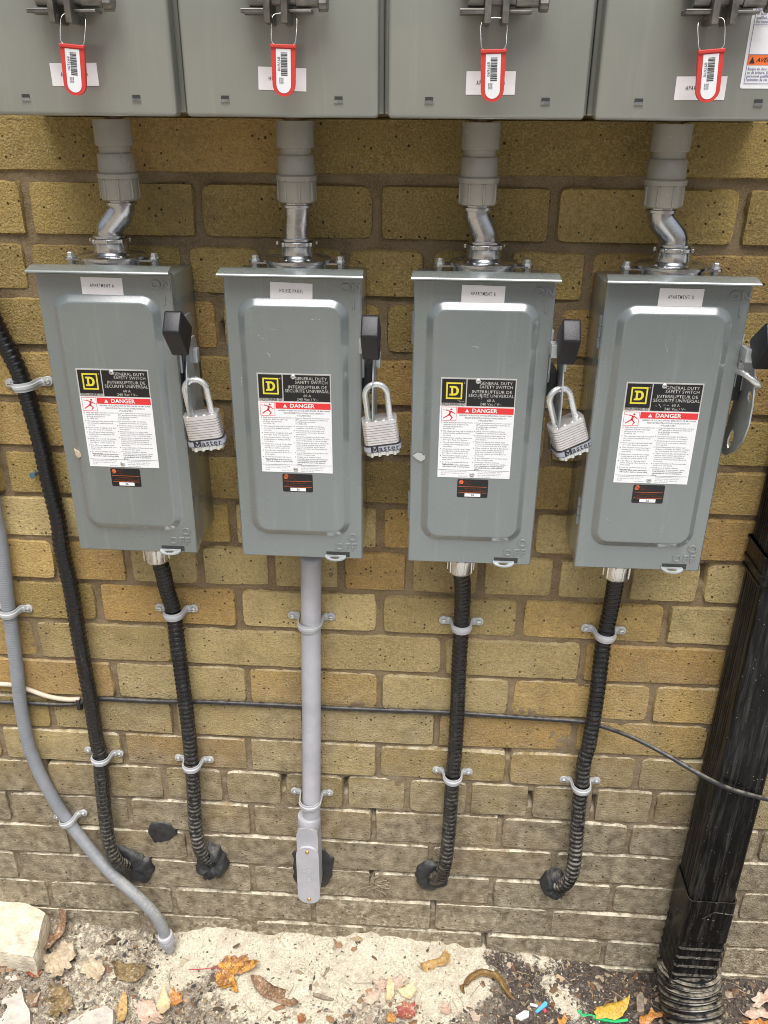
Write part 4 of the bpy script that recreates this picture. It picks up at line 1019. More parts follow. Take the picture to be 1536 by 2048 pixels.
for z in (.2855, .169):
    bm = bmesh.new(); lathe(bm, [(.0036, 0), (.0034, .001), (.0024, .0018), (.0006, .002)], 12, (cxl, -.0515, z), 'Y'); box(bm, cxl - .0024, cxl + .0024, -.0538, -.0533, z - .0004, z + .0004); bm_obj('brass_screw', bm, M['brass'], cv, 40)
bm = bmesh.new()
for s, dx, sz in (('T', .0085, .006), ('PVC LB17', .001, .0075), ('KT-LR-LB20', -.0075, .005)):
    me = text_mesh(s, sz, extrude=.0003, res=2); add_mesh(bm, me, (cxl + dx, -.0516, .226), PI / 2)
for z in (.2465, .2045):
    ring = [(cxl - .0075 + .003 * math.cos(a), z + .003 * math.sin(a)) for a in [i * PI / 6 for i in range(12)]]
    prism(bm, ring, -.0516, -.0519, 'xz', holes=[[(cxl - .0075 + .0022 * math.cos(a), z + .0022 * math.sin(a)) for a in [i * PI / 6 for i in range(12)]]])
bm_obj('moulded_lettering', bm, M['strap'], cv)

# ------------------------------------------------------------------ straps
def strap_proto(r0, yc, name_r):
    """two-hole strap round a conduit of radius r0 whose axis lies yc in front of the wall; origin on the wall"""
    r = thing('conduit_strap', (0, 0, 0), '', 'conduit strap', 'light grey straps holding the conduits')
    path = []      # (x, y, tangent normal)
    R_ = r0 + .0010; e = R_ + .0145
    pts = [(-e - .0035, -.0012), (-e + .004, -.0012), (-R_ - .0042, -.0016), (-R_ - .0012, -.0062)]
    for k in range(15):
        a = PI - PI * k / 14; pts.append((R_ * math.cos(a), -yc - R_ * math.sin(a)))
    pts += [(-x, y) for x, y in reversed(pts[:4])]
    bm = bmesh.new(); w = .0062
    prof = [(-w, 0), (-w, .0014), (-.0028, .0016), (-.0020, .0030), (.0020, .0030), (.0028, .0016), (w, .0014), (w, 0)]
    rings = []
    n = len(pts)
    for i, (x, y) in enumerate(pts):
        a = pts[max(0, i - 1)]; b = pts[min(n - 1, i + 1)]
        t = Vector((b[0] - a[0], b[1] - a[1])).normalized(); nr = Vector((t.y, -t.x))
        flat = i < 2 or i > n - 3
        tw = .55 if i in (0, n - 1) else 1
        rings.append([bm.verts.new((x + nr.x * (h if not flat else min(h, .0020)), y + nr.y * (h if not flat else min(h, .0020)), z * tw)) for z, h in prof])
    for A, B in zip(rings, rings[1:]):
        for k in range(len(prof)): bm.faces.new((A[k], A[(k + 1) % 8], B[(k + 1) % 8], B[k]))
    bm.faces.new(rings[0]); bm.faces.new(rings[-1])
    for s in (-1, 1): lathe(bm, [(.0072, .0002), (.0072, .0030), (.0066, .0036)], 18, (s * (e - .0005), 0, 0), 'Y')
    bm_obj('band', bm, M['strap'], r, 38)
    for s in (-1, 1):
        bm = bmesh.new(); lathe(bm, [(.0044, .0034), (.0046, .0046), (.0034, .0066), (.0010, .0072)], 12, (s * (e - .0005), 0, 0), 'Y')
        box(bm, s * (e - .0005) - .0028, s * (e - .0005) + .0028, -.0074, -.0068, -.0004, .0004, mi=1)
        bm_obj('screw', bm, [M['steel'], M['dark']], r, 40)
    return r
sp1 = strap_proto(.0124, .0185, 'b'); sp2 = strap_proto(.0155, .026, 'p'); sp3 = strap_proto(.0108, .0155, 'g')
used = set()
STR = [(sp1, (-0.5757, 0.0000, 1.1110), cL, 'upper strap on the long black conduit, beside the door of the APARTMENT A switch'),
       (sp3, (-0.6691, 0.0000, 0.7354), cG, 'upper strap on the thin grey conduit at the left edge'),
       (sp1, (-0.3998, 0.0000, 0.7468), cA, 'upper strap on the black conduit under the APARTMENT A switch'),
       (sp2, (-0.1779, 0.0000, 0.7423), None, 'upper strap on the straight grey plastic conduit'),
       (sp1, (0.0564, 0.0000, 0.7445), cB, 'upper strap on the black conduit under the APARTMENT B switch'),
       (sp1, (0.2757, 0.0000, 0.7394), cD, 'upper strap on the black conduit under the APARTMENT D switch'),
       (sp1, (-0.5584, 0.0000, 0.4459), cL, 'lower strap on the long black conduit, above its putty patch'),
       (sp1, (-0.3974, 0.0000, 0.4403), cA, 'lower strap on the black conduit under the APARTMENT A switch'),
       (sp2, (-0.1882, 0.0000, 0.3782), None, 'lower strap on the straight grey plastic conduit, just above the access fitting'),
       (sp1, (0.0555, 0.0000, 0.4417), cB, 'lower strap on the black conduit under the APARTMENT B switch'),
       (sp1, (0.2711, 0.0000, 0.4357), cD, 'lower strap on the black conduit under the APARTMENT D switch'),
       (sp3, (-0.6472, 0.0000, 0.2927), cG, 'lower strap on the thin grey conduit, tilted along its curve')]
for pr_, p, ang, lb_ in STR:
    s = pr_ if pr_.name not in used else copy_tree(pr_)
    used.add(pr_.name)
    s['label'] = lb_; s.location = (p[0], -.0008, p[2])
    if ang is not None:      # sit square on the conduit it holds
        pa = PATHS[ang.name]; k = min(range(2, len(pa) - 2), key=lambda q: abs(pa[q].z - p[2]))
        d = pa[k + 2] - pa[k - 2]; th = math.atan2(d.x, d.z) if d.z > 0 else math.atan2(-d.x, -d.z)
        yc = .0155 if ang is cG else .0185
        s.location = (pa[k].x, min(-.0006, pa[k].y + yc - .0006), p[2]); s.rotation_euler = (0, th * .62, 0); s.scale = (1 / math.cos(th * .5), 1, 1)

# ------------------------------------------------------------------ putty where conduits enter the wall
def putty(outline, depth, label, seed, wall_y=-.0005):
    cx = sum(p[0] for p in outline) / len(outline); cz = sum(p[2] for p in outline) / len(outline)
    bm = bmesh.new(); rings = []
    n = 40
    def at(k, f):
        t = k / n * len(outline); i = int(t) % len(outline); u = t - int(t)
        p0, p1, p2, p3 = [outline[(i + d) % len(outline)] for d in (-1, 0, 1, 2)]
        q = [.5 * (2 * p1[c] + (p2[c] - p0[c]) * u + (2 * p0[c] - 5 * p1[c] + 4 * p2[c] - p3[c]) * u * u + (3 * p1[c] - p0[c] - 3 * p2[c] + p3[c]) * u ** 3) for c in (0, 2)]
        f *= 1 + (.16 * noise.noise(Vector((k * .55, seed * 7.3, 0))) + .09 * noise.noise(Vector((k * 1.7, seed, 4))))
        return cx + (q[0] - cx) * f, cz + (q[1] - cz) * f
    for f, d in ((1.0, -.006), (1.0, .0012), (.95, .45), (.82, .75), (.6, .95), (.35, 1.0), (.12, .98)):
        ring = []
        for k in range(n):
            x, z = at(k, f); nn = noise.noise(Vector((x * 60, z * 60, seed))) + .5 * noise.noise(Vector((x * 160, z * 160, seed)))
            yy = wall_y - (d if abs(d) < .01 else depth * d * (1 + .55 * nn))
            ring.append(bm.verts.new((x, yy, z)))
        rings.append(ring)
    for A, B in zip(rings, rings[1:]):
        for k in range(n): bm.faces.new((A[k], A[(k + 1) % n], B[(k + 1) % n], B[k]))
    bm.faces.new(rings[-1])
    tag(bm_obj('putty_patch', bm, M['putty'], None, True), label, 'sealant', 'dark putty patches on the wall')
putty([(-0.5582, 0.0000, 0.2177), (-0.5376, 0.0000, 0.2143), (-0.5146, 0.0000, 0.1993), (-0.4983, 0.0000, 0.1905), (-0.4967, 0.0000, 0.1601), (-0.5070, 0.0000, 0.1353), (-0.5304, 0.0000, 0.1299), (-0.5500, 0.0000, 0.1353), (-0.5605, 0.0000, 0.1518), (-0.5683, 0.0000, 0.1784)], .012, 'cracked dark putty patch where the long black conduit enters the wall', 1)
putty([(-0.4023, 0.0000, 0.2276), (-0.3842, 0.0000, 0.2405), (-0.3653, 0.0000, 0.2337), (-0.3523, 0.0000, 0.2116), (-0.3503, 0.0000, 0.1884), (-0.3628, 0.0000, 0.1688), (-0.3810, 0.0000, 0.1589), (-0.3982, 0.0000, 0.1610), (-0.4108, 0.0000, 0.1871)], .024, 'dark putty collar around the foot of the APARTMENT A conduit', 2)
putty([(0.0016, 0.0000, 0.2121), (0.0179, 0.0000, 0.2265), (0.0346, 0.0000, 0.2245), (0.0491, 0.0000, 0.2157), (0.0603, 0.0000, 0.2034), (0.0578, 0.0000, 0.1782), (0.0439, 0.0000, 0.1619), (0.0249, 0.0000, 0.1536), (0.0089, 0.0000, 0.1591), (-0.0013, 0.0000, 0.1819)], .012, 'dark putty collar around the foot of the APARTMENT B conduit', 3)
putty([(0.2245, 0.0000, 0.1930), (0.2366, 0.0000, 0.2171), (0.2476, 0.0000, 0.2245), (0.2648, 0.0000, 0.2160), (0.2720, 0.0000, 0.1901), (0.2696, 0.0000, 0.1665), (0.2537, 0.0000, 0.1584), (0.2363, 0.0000, 0.1672)], .022, 'dark putty collar around the foot of the APARTMENT D conduit', 4)
putty([(-0.2264, 0.0000, 0.2211), (-0.2151, 0.0000, 0.2351), (-0.1861, 0.0000, 0.2372), (-0.1599, 0.0000, 0.2294), (-0.1568, 0.0000, 0.2032), (-0.1612, 0.0000, 0.1660), (-0.1739, 0.0000, 0.1445), (-0.1987, 0.0000, 0.1391), (-0.2208, 0.0000, 0.1442), (-0.2289, 0.0000, 0.1776)], .006, 'dark putty behind the grey access fitting', 5)
putty([(-0.4953, 0.0000, 0.2600), (-0.4910, 0.0000, 0.2764), (-0.4732, 0.0000, 0.2834), (-0.4564, 0.0000, 0.2820), (-0.4447, 0.0000, 0.2669), (-0.4446, 0.0000, 0.2556), (-0.4607, 0.0000, 0.2414), (-0.4759, 0.0000, 0.2360), (-0.4880, 0.0000, 0.2377)], .004, 'flat round dark putty patch sealing a hole between two conduits', 6)

# ------------------------------------------------------------------ cables
def cable(name, pts, r, mat, label, clip=False):
    bm = bmesh.new(); sweep(bm, smooth_path(pts, .008), r, 10)
    return tag(bm_obj(name, bm, mat, None, True), label, 'cable')
cable('cable', [(-1.0909, -0.0050, 0.5454), (-0.7705, -0.0050, 0.5473), (-0.7181, -0.0050, 0.5460), (-0.6656, -0.0050, 0.5469), (-0.6222, -0.0050, 0.5461), (-0.5848, -0.0060, 0.5501), (-0.5626, -0.0060, 0.5597), (-0.5419, -0.0050, 0.5632), (-0.4563, -0.0050, 0.5628), (-0.4178, -0.0050, 0.5639), (-0.3539, -0.0050, 0.5665), (-0.2025, -0.0050, 0.5668), (-0.1025, -0.0050, 0.5663), (0.0461, -0.0050, 0.5676), (0.1768, -0.0060, 0.5646), (0.2499, -0.0060, 0.5628), (0.2740, -0.0080, 0.5617), (0.2999, -0.0200, 0.5629), (0.3383, -0.0450, 0.5650), (0.3802, -0.0700, 0.5581), (0.4299, -0.0940, 0.5420), (0.4707, -0.0960, 0.5214), (0.5120, -0.0940, 0.5060), (0.5727, -0.0700, 0.4734), (0.6601, -0.0300, 0.4305), (0.7237, -0.0060, 0.4090), (0.8864, -0.0050, 0.4104)], .0037, M['cable'], 'thin black cable strung across the wall and over the downspout')
cable('cable', [(-1.0729, -0.0050, 0.6039), (-0.7621, -0.0050, 0.5874), (-0.7108, -0.0050, 0.5840), (-0.6885, -0.0050, 0.5831), (-0.6607, -0.0050, 0.5743), (-0.6365, -0.0050, 0.5642), (-0.6131, -0.0050, 0.5592), (-0.5943, -0.0050, 0.5582), (-0.5762, -0.0060, 0.5610)], .0040, M['white_cable'], 'cream painted cable drooping behind the grey conduit at the left edge')
bm = bmesh.new(); c0 = (-0.5792, -0.0040, 0.5520)
box(bm, c0[0] - .0035, c0[0] + .0035, -.011, 0, c0[2] - .012, c0[2] + .010, .002); lathe(bm, [(.003, 0), (.003, .003), (.001, .004)], 10, (c0[0], -.002, c0[2] - .013), 'Y')
tag(bm_obj('cable_clip', bm, M['cable'], None), 'small black cable clip where the cream cable meets the black one', 'cable clip')
bm = bmesh.new(); c0 = (-0.5834, 0.0000, 0.9717)
lathe(bm, [(.0026, -.002), (.0026, .010), (.0046, .0105), (.0046, .013)], 8, (c0[0], 0, c0[2]), 'Y')
tag(bm_obj('wall_screw', bm, M['bluescrew'], None, 40), 'small blue screw head in the brick left of the long black conduit', 'screw')

# dry root tendrils stuck to the wall
vr = random.Random(5)
bm = bmesh.new(); c0 = Vector((-0.0822, -0.0030, 0.1705))
for k in range(16):
    p = c0 + Vector((vr.uniform(-.004, .006), 0, vr.uniform(-.022, .014))); pp = [p.copy()]
    d = Vector((vr.choice((-.4, .3, .9, 1)), 0, vr.uniform(-.6, 1))).normalized()
    for s in range(5):
        d = (d + Vector((vr.uniform(-.6, .6), 0, vr.uniform(-.6, .6)))).normalized(); p = p + d * .0062; p.y = -.002 - .002 * vr.random(); pp.append(p.copy())
    sweep(bm, smooth_path(pp, .002), vr.uniform(.0004, .0009), 5)
tag(bm_obj('dry_root', bm, M['twig'], None, True), 'dried pale root tendrils clinging to the wall right of the access fitting', 'root')

# ------------------------------------------------------------------ downspout and drain hose
ds = thing('downspout', (.50, -.05, 0), 'glossy black ribbed downspout with a pleated elbow at the right', 'downspout')
ds.location = (0, 0, 0)
DSX0, DSX1, DSY0, DSY1 = .4625, .5380, -.0855, -.012
def ds_section(gx=0.0, ribs=True, g=0.0):
    """left flank with fine ribs, plain front, rounded corners"""
    x0, x1, y0, y1 = DSX0 - g, DSX1 + g, DSY0 - g, DSY1 + g
    P = []
    for k in range(5): a = PI / 2 + PI / 2 * k / 4; P.append((x0 + .006 + .006 * math.cos(a), y1 - .006 + .006 * math.sin(a)))
    n = 7; ya, yb = y1 - .010, y0 + .014
    if ribs:
        for k in range(n):
            t = ya + (yb - ya) * (k + .5) / n
            P += [(x0, t + .0026), (x0 + .0012, t + .0012), (x0 + .0012, t - .0012), (x0, t - .0026)]
    for k in range(7): a = PI + PI / 2 * k / 6; P.append((x0 + .009 + .009 * math.cos(a), y0 + .009 + .009 * math.sin(a)))
    for k in range(7): a = 1.5 * PI + PI / 2 * k / 6; P.append((x1 - .009 + .009 * math.cos(a), y0 + .009 + .009 * math.sin(a)))
    for k in range(5): a = PI / 2 * k / 4; P.append((x1 - .006 + .006 * math.cos(a), y1 - .006 + .006 * math.sin(a)))
    return P
bm = bmesh.new(); prism(bm, ds_section(), .20, 1.75, 'xy'); bm_obj('pipe', bm, M['black_metal'], ds, 30)
bm = bmesh.new()
prism(bm, ds_section(0, False, .0028), .872, .915, 'xy')
for z in (.868, .884, .912): prism(bm, ds_section(0, False, .0046), z, z + .003, 'xy')
bm_obj('joint_band', bm, M['black_metal'], ds, 30)
# pleated elbow: the sections shift left and shrink fold by fold
bm = bmesh.new()
sec = ds_section(0, False, .0030); cxm = (DSX0 + DSX1) / 2; cym = (DSY0 + DSY1) / 2
rings = []
def secring(z, s, dx, dy, tilt=0.0, back=0.0):
    return [bm.verts.new((cxm + dx + (x - cxm) * s, cym + dy + (y - cym) * s, z + tilt * (y - cym) + back * (x - cxm))) for x, y in sec]
spec = [(.2615, .955, 0, 0), (.2628, .99, 0, 0), (.262, 1.005, 0, 0), (.260, 1.0, 0, 0), (.172, 1.0, 0, -.001)]
z = .165
for k in range(6):
    spec += [(z, 1.006, -.0012 * k, -.0022 * k), (z - .0015, 1.010, -.0012 * k, -.0022 * k), (z - .0030, .965, -.0012 * k, -.0022 * k), (z - .0165, .975, -.0012 * k - .001, -.0022 * k - .001)]
    z -= .0195
spec += [(.03, .92, -.006, -.012)]
for zz, s, dx, dy in spec: rings.append(secring(zz, s, dx, dy))
for A, B in zip(rings, rings[1:]):
    for k in range(len(sec)): bm.faces.new((A[k], A[(k + 1) % len(sec)], B[(k + 1) % len(sec)], B[k]))
bm_obj('elbow', bm, M['black_metal'], ds, 30)
bm = bmesh.new()      # folded seam tab and rivets on the elbow
prism(bm, [(.487, .222), (.505, .240), (.537, .236), (.537, .205), (.500, .195)], DSY0 - .0034, DSY0 - .0050, 'xz')
for x, z in ((.497, .221), (.506, .220)): lathe(bm, [(.003, 0), (.0026, .0012), (.001, .0018)], 10, (x, DSY0 - .005, z), 'Y')
bm_obj('seam_tab', bm, M['black_metal'], ds, 40)
# corrugated hose
hp = smooth_path([(.4985, -.058, .068), (.500, -.066, .045), (.504, -.082, .015), (.512, -.112, -.025), (.524, -.150, -.062), (.54, -.195, -.085), (.56, -.26, -.095)], .0016)
def hrad(i, a):
    s = i * .0016; ph = (s % .0150) / .0150
    base = .0545 if s > .004 else .050
    return base - .0062 * (1 if .62 < ph < .92 else (0 if ph < .55 or ph > .98 else .55)) + .0009 * (1 if .22 < ph < .34 else 0)
bm = bmesh.new(); sweep(bm, hp, hrad, 48)
tag(bm_obj('drain_hose', bm, M['hose'], None, 50), 'black corrugated drain hose under the downspout, dusted white', 'hose')

# ------------------------------------------------------------------ stones
def stone(name, poly, z0, z1, mat, label, seed, amp=.004, tiltx=0.0, tilty=0.0):
    bm = bmesh.new(); prism(bm, [(p[0], p[1]) for p in poly], z0, z1, 'xy')
    bmesh.ops.triangulate(bm, faces=bm.faces)
    bmesh.ops.subdivide_edges(bm, edges=bm.edges, cuts=3, use_grid_fill=True)
    bmesh.ops.triangulate(bm, faces=bm.faces)
    bmesh.ops.subdivide_edges(bm, edges=bm.edges, cuts=1, use_grid_fill=True)
    cx = sum(p[0] for p in poly) / len(poly); cy = sum(p[1] for p in poly) / len(poly); cz = (z0 + z1) / 2
    for v in bm.verts:
        k = 1 - .05 * max(0, abs((v.co.z - cz) / (z1 - z0) * 2) - .6) / .4
        v.co.x = cx + (v.co.x - cx) * k; v.co.y = cy + (v.co.y - cy) * k
        v.co.z += tiltx * (v.co.x - cx) + tilty * (v.co.y - cy)
        q = v.co * 28; n_ = Vector((noise.noise(q + Vector((seed, 0, 0))), noise.noise(q + Vector((0, seed, 5))), noise.noise(q + Vector((9, 0, seed)))))
        v.co += n_ * amp + n_ * amp * .3 * noise.noise(v.co * 110)
    tag(bm_obj(name, bm, mat, None, 35), label, 'stone', 'broken stones at the left')
stone('concrete_block', [(-1.0015, 0.0386, 0.0500), (-0.8182, 0.0033, 0.0500), (-0.7543, 0.0007, 0.0500), (-0.7124, -0.0171, 0.0500), (-0.7023, -0.0671, 0.0500), (-0.6946, -0.1145, 0.0500), (-0.7624, -0.1110, 0.0500), (-0.9253, -0.0929, 0.0500)], -.06, .05, M['stone'], 'large pale concrete block lying against the wall at the left', 1, .004)
stone('stone', [(-0.8688, -0.1412, 0.0100), (-0.7666, -0.1183, 0.0100), (-0.7453, -0.1108, 0.0100), (-0.7306, -0.1219, 0.0100), (-0.6770, -0.1856, 0.0100), (-0.6462, -0.2459, 0.0100), (-0.7910, -0.2809, 0.0100)], -.08, .01, M['stone2'], 'greyish pink stone in the bottom left corner', 2, .0045)
stone('stone', [(-0.6193, -0.2049, -0.0100), (-0.5948, -0.1759, -0.0100), (-0.5550, -0.1545, -0.0100), (-0.5384, -0.1647, -0.0100), (-0.5116, -0.2242, -0.0100), (-0.6100, -0.2480, -0.0100)], -.06, -.008, M['stone2'], 'flat pale stone at the bottom edge among the leaves', 3, .004)

# ------------------------------------------------------------------ leaves
LM = dict(
    orange=leaf_mat('orange maple leaf', (.62, .30, .025), (.24, .085, .02), (.12, .04, .015)),
    brown=leaf_mat('brown leaf', (.27, .15, .075), (.17, .09, .045), (.08, .045, .025)),
    tan=leaf_mat('tan leaf', (.52, .33, .11), (.40, .24, .08), (.25, .14, .05)),
    yellow=leaf_mat('yellow leaf', (.64, .42, .045), (.56, .33, .03), (.32, .17, .03)),
    pink=leaf_mat('pale pinkish leaf', (.56, .42, .33), (.48, .33, .25), (.34, .22, .16)),
    cream=leaf_mat('cream leaf', (.68, .55, .33), (.58, .45, .25), (.42, .30, .16)),
    dusty=leaf_mat('dusty buff leaf', (.52, .43, .30), (.40, .31, .2), (.25, .18, .11)),
    dark=leaf_mat('dark decayed leaf', (.09, .055, .03), (.19, .125, .05), (.3, .22, .07)),
    red=leaf_mat('red leaf', (.26, .05, .035), (.36, .13, .05), (.2, .03, .02)),
    rust=leaf_mat('rust orange leaf', (.55, .24, .04), (.40, .15, .03), (.2, .08, .02)),
)
def leaf(name, outline, mat, label, curl=(.012, 0), seed=0, lift=.003, stem=None, fold=0.0, group='fallen leaves on the ground'):
    """a blade cut to its outline, laid on the soil, curled at the rim and creased along the midrib"""
    cx = sum(p[0] for p in outline) / len(outline); cy = sum(p[1] for p in outline) / len(outline)
    jr = random.Random(seed * 13 + 5); jag = []
    for k, p in enumerate(outline):          # lobes and teeth along the margin
        q = outline[(k + 1) % len(outline)]; jag.append(p)
        deep = jr.uniform(.06, .42) if name == 'maple_leaf' and len(outline) < 14 else jr.uniform(-.03, .06)
        for t, f in ((.3, .35), (.55, 1.0), (.8, .3)):
            mx_, my_ = p[0] + (q[0] - p[0]) * t, p[1] + (q[1] - p[1]) * t; w_ = deep * f + jr.uniform(-.04, .04)
            jag.append((mx_ + (cx - mx_) * w_, my_ + (cy - my_) * w_))
    outline = jag
    bm = bmesh.new(); vsx = [bm.verts.new((p[0], p[1], 0)) for p in outline]; bm.faces.new(vsx)
    bmesh.ops.triangulate(bm, faces=bm.faces)
    for _ in range(2):
        bmesh.ops.subdivide_edges(bm, edges=[e for e in bm.edges if e.calc_length() > .004], cuts=1, use_grid_fill=True); bmesh.ops.triangulate(bm, faces=bm.faces)
    R_ = max(math.hypot(p[0] - cx, p[1] - cy) for p in outline) + 1e-6
    zg = max(g_h(cx, cy), max(g_h(p[0], p[1]) for p in outline) - .004)
    for v in bm.verts:
        dx, dy = (v.co.x - cx) / R_, (v.co.y - cy) / R_; rr = dx * dx + dy * dy
        zz = lift + 1.5 * curl[0] * rr * rr + curl[1] * (dx * .8 + dy * .6) + fold * abs(dx * .6 - dy * .8)
        zz += (.0105 if name == 'maple_leaf' else .0065) * noise.noise(Vector((v.co.x * 38, v.co.y * 45, seed))) + .0016 * noise.noise(Vector((v.co.x * 140, v.co.y * 140, seed)))
        v.co.z = zg + max(zz, .0008)
    bmesh.ops.recalc_face_normals(bm, faces=bm.faces)
    geo = bmesh.ops.solidify(bm, geom=list(bm.faces), thickness=.0004)
    if stem:
        o = tag(bm_obj(name, bm, mat, None, True), label, 'leaf', group)
        sb = bmesh.new(); sweep(sb, smooth_path([(p[0], p[1], zg + .004 + .002 * k) for k, p in enumerate(stem)], .002), .0009, 6); bm_obj('stem', sb, M['redstem'], o, True)
        return o
    return tag(bm_obj(name, bm, mat, None, True), label, 'leaf', group)
leaf('maple_leaf', [(-0.3685, -0.0817, 0.0000), (-0.3651, -0.0694, 0.0000), (-0.3554, -0.0566, 0.0000), (-0.3384, -0.0537, 0.0000), (-0.3301, -0.0549, 0.0000), (-0.3150, -0.0504, 0.0000), (-0.3162, -0.0599, 0.0000), (-0.3015, -0.0617, 0.0000), (-0.2877, -0.0717, 0.0000), (-0.2992, -0.0804, 0.0000), (-0.3144, -0.0831, 0.0000), (-0.3227, -0.0887, 0.0000), (-0.3332, -0.0911, 0.0000), (-0.3278, -0.1007, 0.0000), (-0.3183, -0.1198, 0.0000), (-0.3297, -0.1199, 0.0000), (-0.3364, -0.1112, 0.0000), (-0.3444, -0.1167, 0.0000), (-0.3543, -0.1206, 0.0000), (-0.3548, -0.1124, 0.0000), (-0.3648, -0.1032, 0.0000), (-0.3680, -0.0901, 0.0000)], LM['orange'], 'orange and brown maple leaf with a red stem on the pale dust', (.010, .004), 1, .004, stem=[(-0.4210, -0.0825, 0.0000), (-0.4001, -0.0821, 0.0000), (-0.3817, -0.0798, 0.0000), (-0.3646, -0.0797, 0.0000)])
leaf('curled_leaf', [(-0.3005, -0.0972, 0.0000), (-0.2877, -0.0907, 0.0000), (-0.2642, -0.0991, 0.0000), (-0.2440, -0.1076, 0.0000), (-0.2282, -0.1098, 0.0000), (-0.2169, -0.1226, 0.0000), (-0.2003, -0.1467, 0.0000), (-0.2179, -0.1442, 0.0000), (-0.2388, -0.1374, 0.0000), (-0.2551, -0.1316, 0.0000), (-0.2726, -0.1280, 0.0000), (-0.2898, -0.1113, 0.0000)], LM['brown'], 'brown curled leaf lying at a slant below the orange maple leaf', (.016, 0), 2, .003)
leaf('curled_leaf', [(0.0100, -0.0526, 0.0000), (0.0201, -0.0416, 0.0000), (0.0422, -0.0314, 0.0000), (0.0596, -0.0225, 0.0000), (0.0697, -0.0347, 0.0000), (0.0658, -0.0464, 0.0000), (0.0470, -0.0456, 0.0000), (0.0314, -0.0556, 0.0000), (0.0158, -0.0590, 0.0000)], LM['tan'], 'small tan curled leaf on the dust below the APARTMENT B conduit', (.014, .003), 3, .004)
leaf('oval_leaf', [(0.3319, -0.0990, -0.0200), (0.3403, -0.0841, -0.0200), (0.3581, -0.0780, -0.0200), (0.3799, -0.0749, -0.0200), (0.4004, -0.0713, -0.0200), (0.3940, -0.0884, -0.0200), (0.3839, -0.1017, -0.0200), (0.3676, -0.1091, -0.0200), (0.3500, -0.1072, -0.0200), (0.3346, -0.1098, -0.0200)], LM['yellow'], 'bright yellow leaf resting on a green strip of plastic', (.010, .006), 5, .008)
leaf('curled_leaf', [(0.4126, -0.1027, -0.0300), (0.4185, -0.0930, -0.0300), (0.4321, -0.0894, -0.0300), (0.4413, -0.0765, -0.0300), (0.4509, -0.0854, -0.0300), (0.4659, -0.0871, -0.0300), (0.4591, -0.0943, -0.0300), (0.4432, -0.0967, -0.0300), (0.4337, -0.1053, -0.0300), (0.4256, -0.1190, -0.0300), (0.4122, -0.1225, -0.0300)], LM['rust'], 'rust orange curled leaf beside the corrugated hose', (.014, .004), 6, .010)
leaf('maple_leaf', [(0.6328, -0.0442, -0.0300), (0.6505, -0.0303, -0.0300), (0.6696, -0.0248, -0.0300), (0.6842, -0.0309, -0.0300), (0.6752, -0.0566, -0.0300), (0.6596, -0.0494, -0.0300), (0.6400, -0.0618, -0.0300), (0.6313, -0.0568, -0.0300)], LM['pink'], 'pale pink leaf right of the corrugated hose, nearest the wall', (.012, .004), 7, .010)
leaf('maple_leaf', [(0.6006, -0.0726, -0.0300), (0.6216, -0.0630, -0.0300), (0.6488, -0.0584, -0.0300), (0.6784, -0.0619, -0.0300), (0.6745, -0.0730, -0.0300), (0.6527, -0.0772, -0.0300), (0.6415, -0.0726, -0.0300), (0.6257, -0.0817, -0.0300), (0.6145, -0.0771, -0.0300)], LM['pink'], 'brownish pink leaf lying under another leaf right of the hose', (.010, 0), 8, .006)
leaf('maple_leaf', [(0.6032, -0.0886, -0.0300), (0.6244, -0.0858, -0.0300), (0.6375, -0.0769, -0.0300), (0.6569, -0.0796, -0.0300), (0.6758, -0.0837, -0.0300), (0.6610, -0.1109, -0.0300), (0.6151, -0.1140, -0.0300), (0.6015, -0.1019, -0.0300)], LM['rust'], 'orange brown leaf in the bottom right corner', (.010, .004), 9, .006)
leaf('maple_leaf', [(-0.5061, -0.1496, -0.0100), (-0.4991, -0.1427, -0.0100), (-0.4957, -0.1345, -0.0100), (-0.4850, -0.1386, -0.0100), (-0.4744, -0.1330, -0.0100), (-0.4644, -0.1499, -0.0100), (-0.4545, -0.1571, -0.0100), (-0.4424, -0.1718, -0.0100), (-0.4335, -0.1864, -0.0100), (-0.4796, -0.1926, -0.0100), (-0.4895, -0.1719, -0.0100), (-0.5000, -0.1633, -0.0100)], LM['pink'], 'large pale pink maple leaf at the bottom edge near the flat stone', (.012, .004), 10, .005)
leaf('oval_leaf', [(-0.4649, -0.1484, -0.0100), (-0.4616, -0.1290, -0.0100), (-0.4579, -0.1157, -0.0100), (-0.4494, -0.1281, -0.0100), (-0.4396, -0.1403, -0.0100), (-0.4356, -0.1590, -0.0100), (-0.4415, -0.1748, -0.0100), (-0.4522, -0.1648, -0.0100)], LM['cream'], 'cream coloured pointed leaf standing between the pink leaf and a small orange one', (.010, .006), 11, .010)
leaf('maple_leaf', [(-0.4454, -0.1311, -0.0100), (-0.4406, -0.1210, -0.0100), (-0.4292, -0.1229, -0.0100), (-0.4196, -0.1293, -0.0100), (-0.4160, -0.1419, -0.0100), (-0.4224, -0.1518, -0.0100), (-0.4340, -0.1542, -0.0100), (-0.4426, -0.1437, -0.0100)], LM['rust'], 'small rust orange leaf right of the cream pointed leaf', (.008, 0), 12, .006)
leaf('oval_leaf', [(-0.5321, -0.1652, -0.0150), (-0.5326, -0.1464, -0.0150), (-0.5273, -0.1348, -0.0150), (-0.5202, -0.1391, -0.0150), (-0.5147, -0.1578, -0.0150), (-0.5102, -0.1823, -0.0150), (-0.5097, -0.1943, -0.0150), (-0.5181, -0.1919, -0.0150)], LM['tan'], 'tan oval leaf left of the large pink maple leaf', (.018, .004), 13, .006)
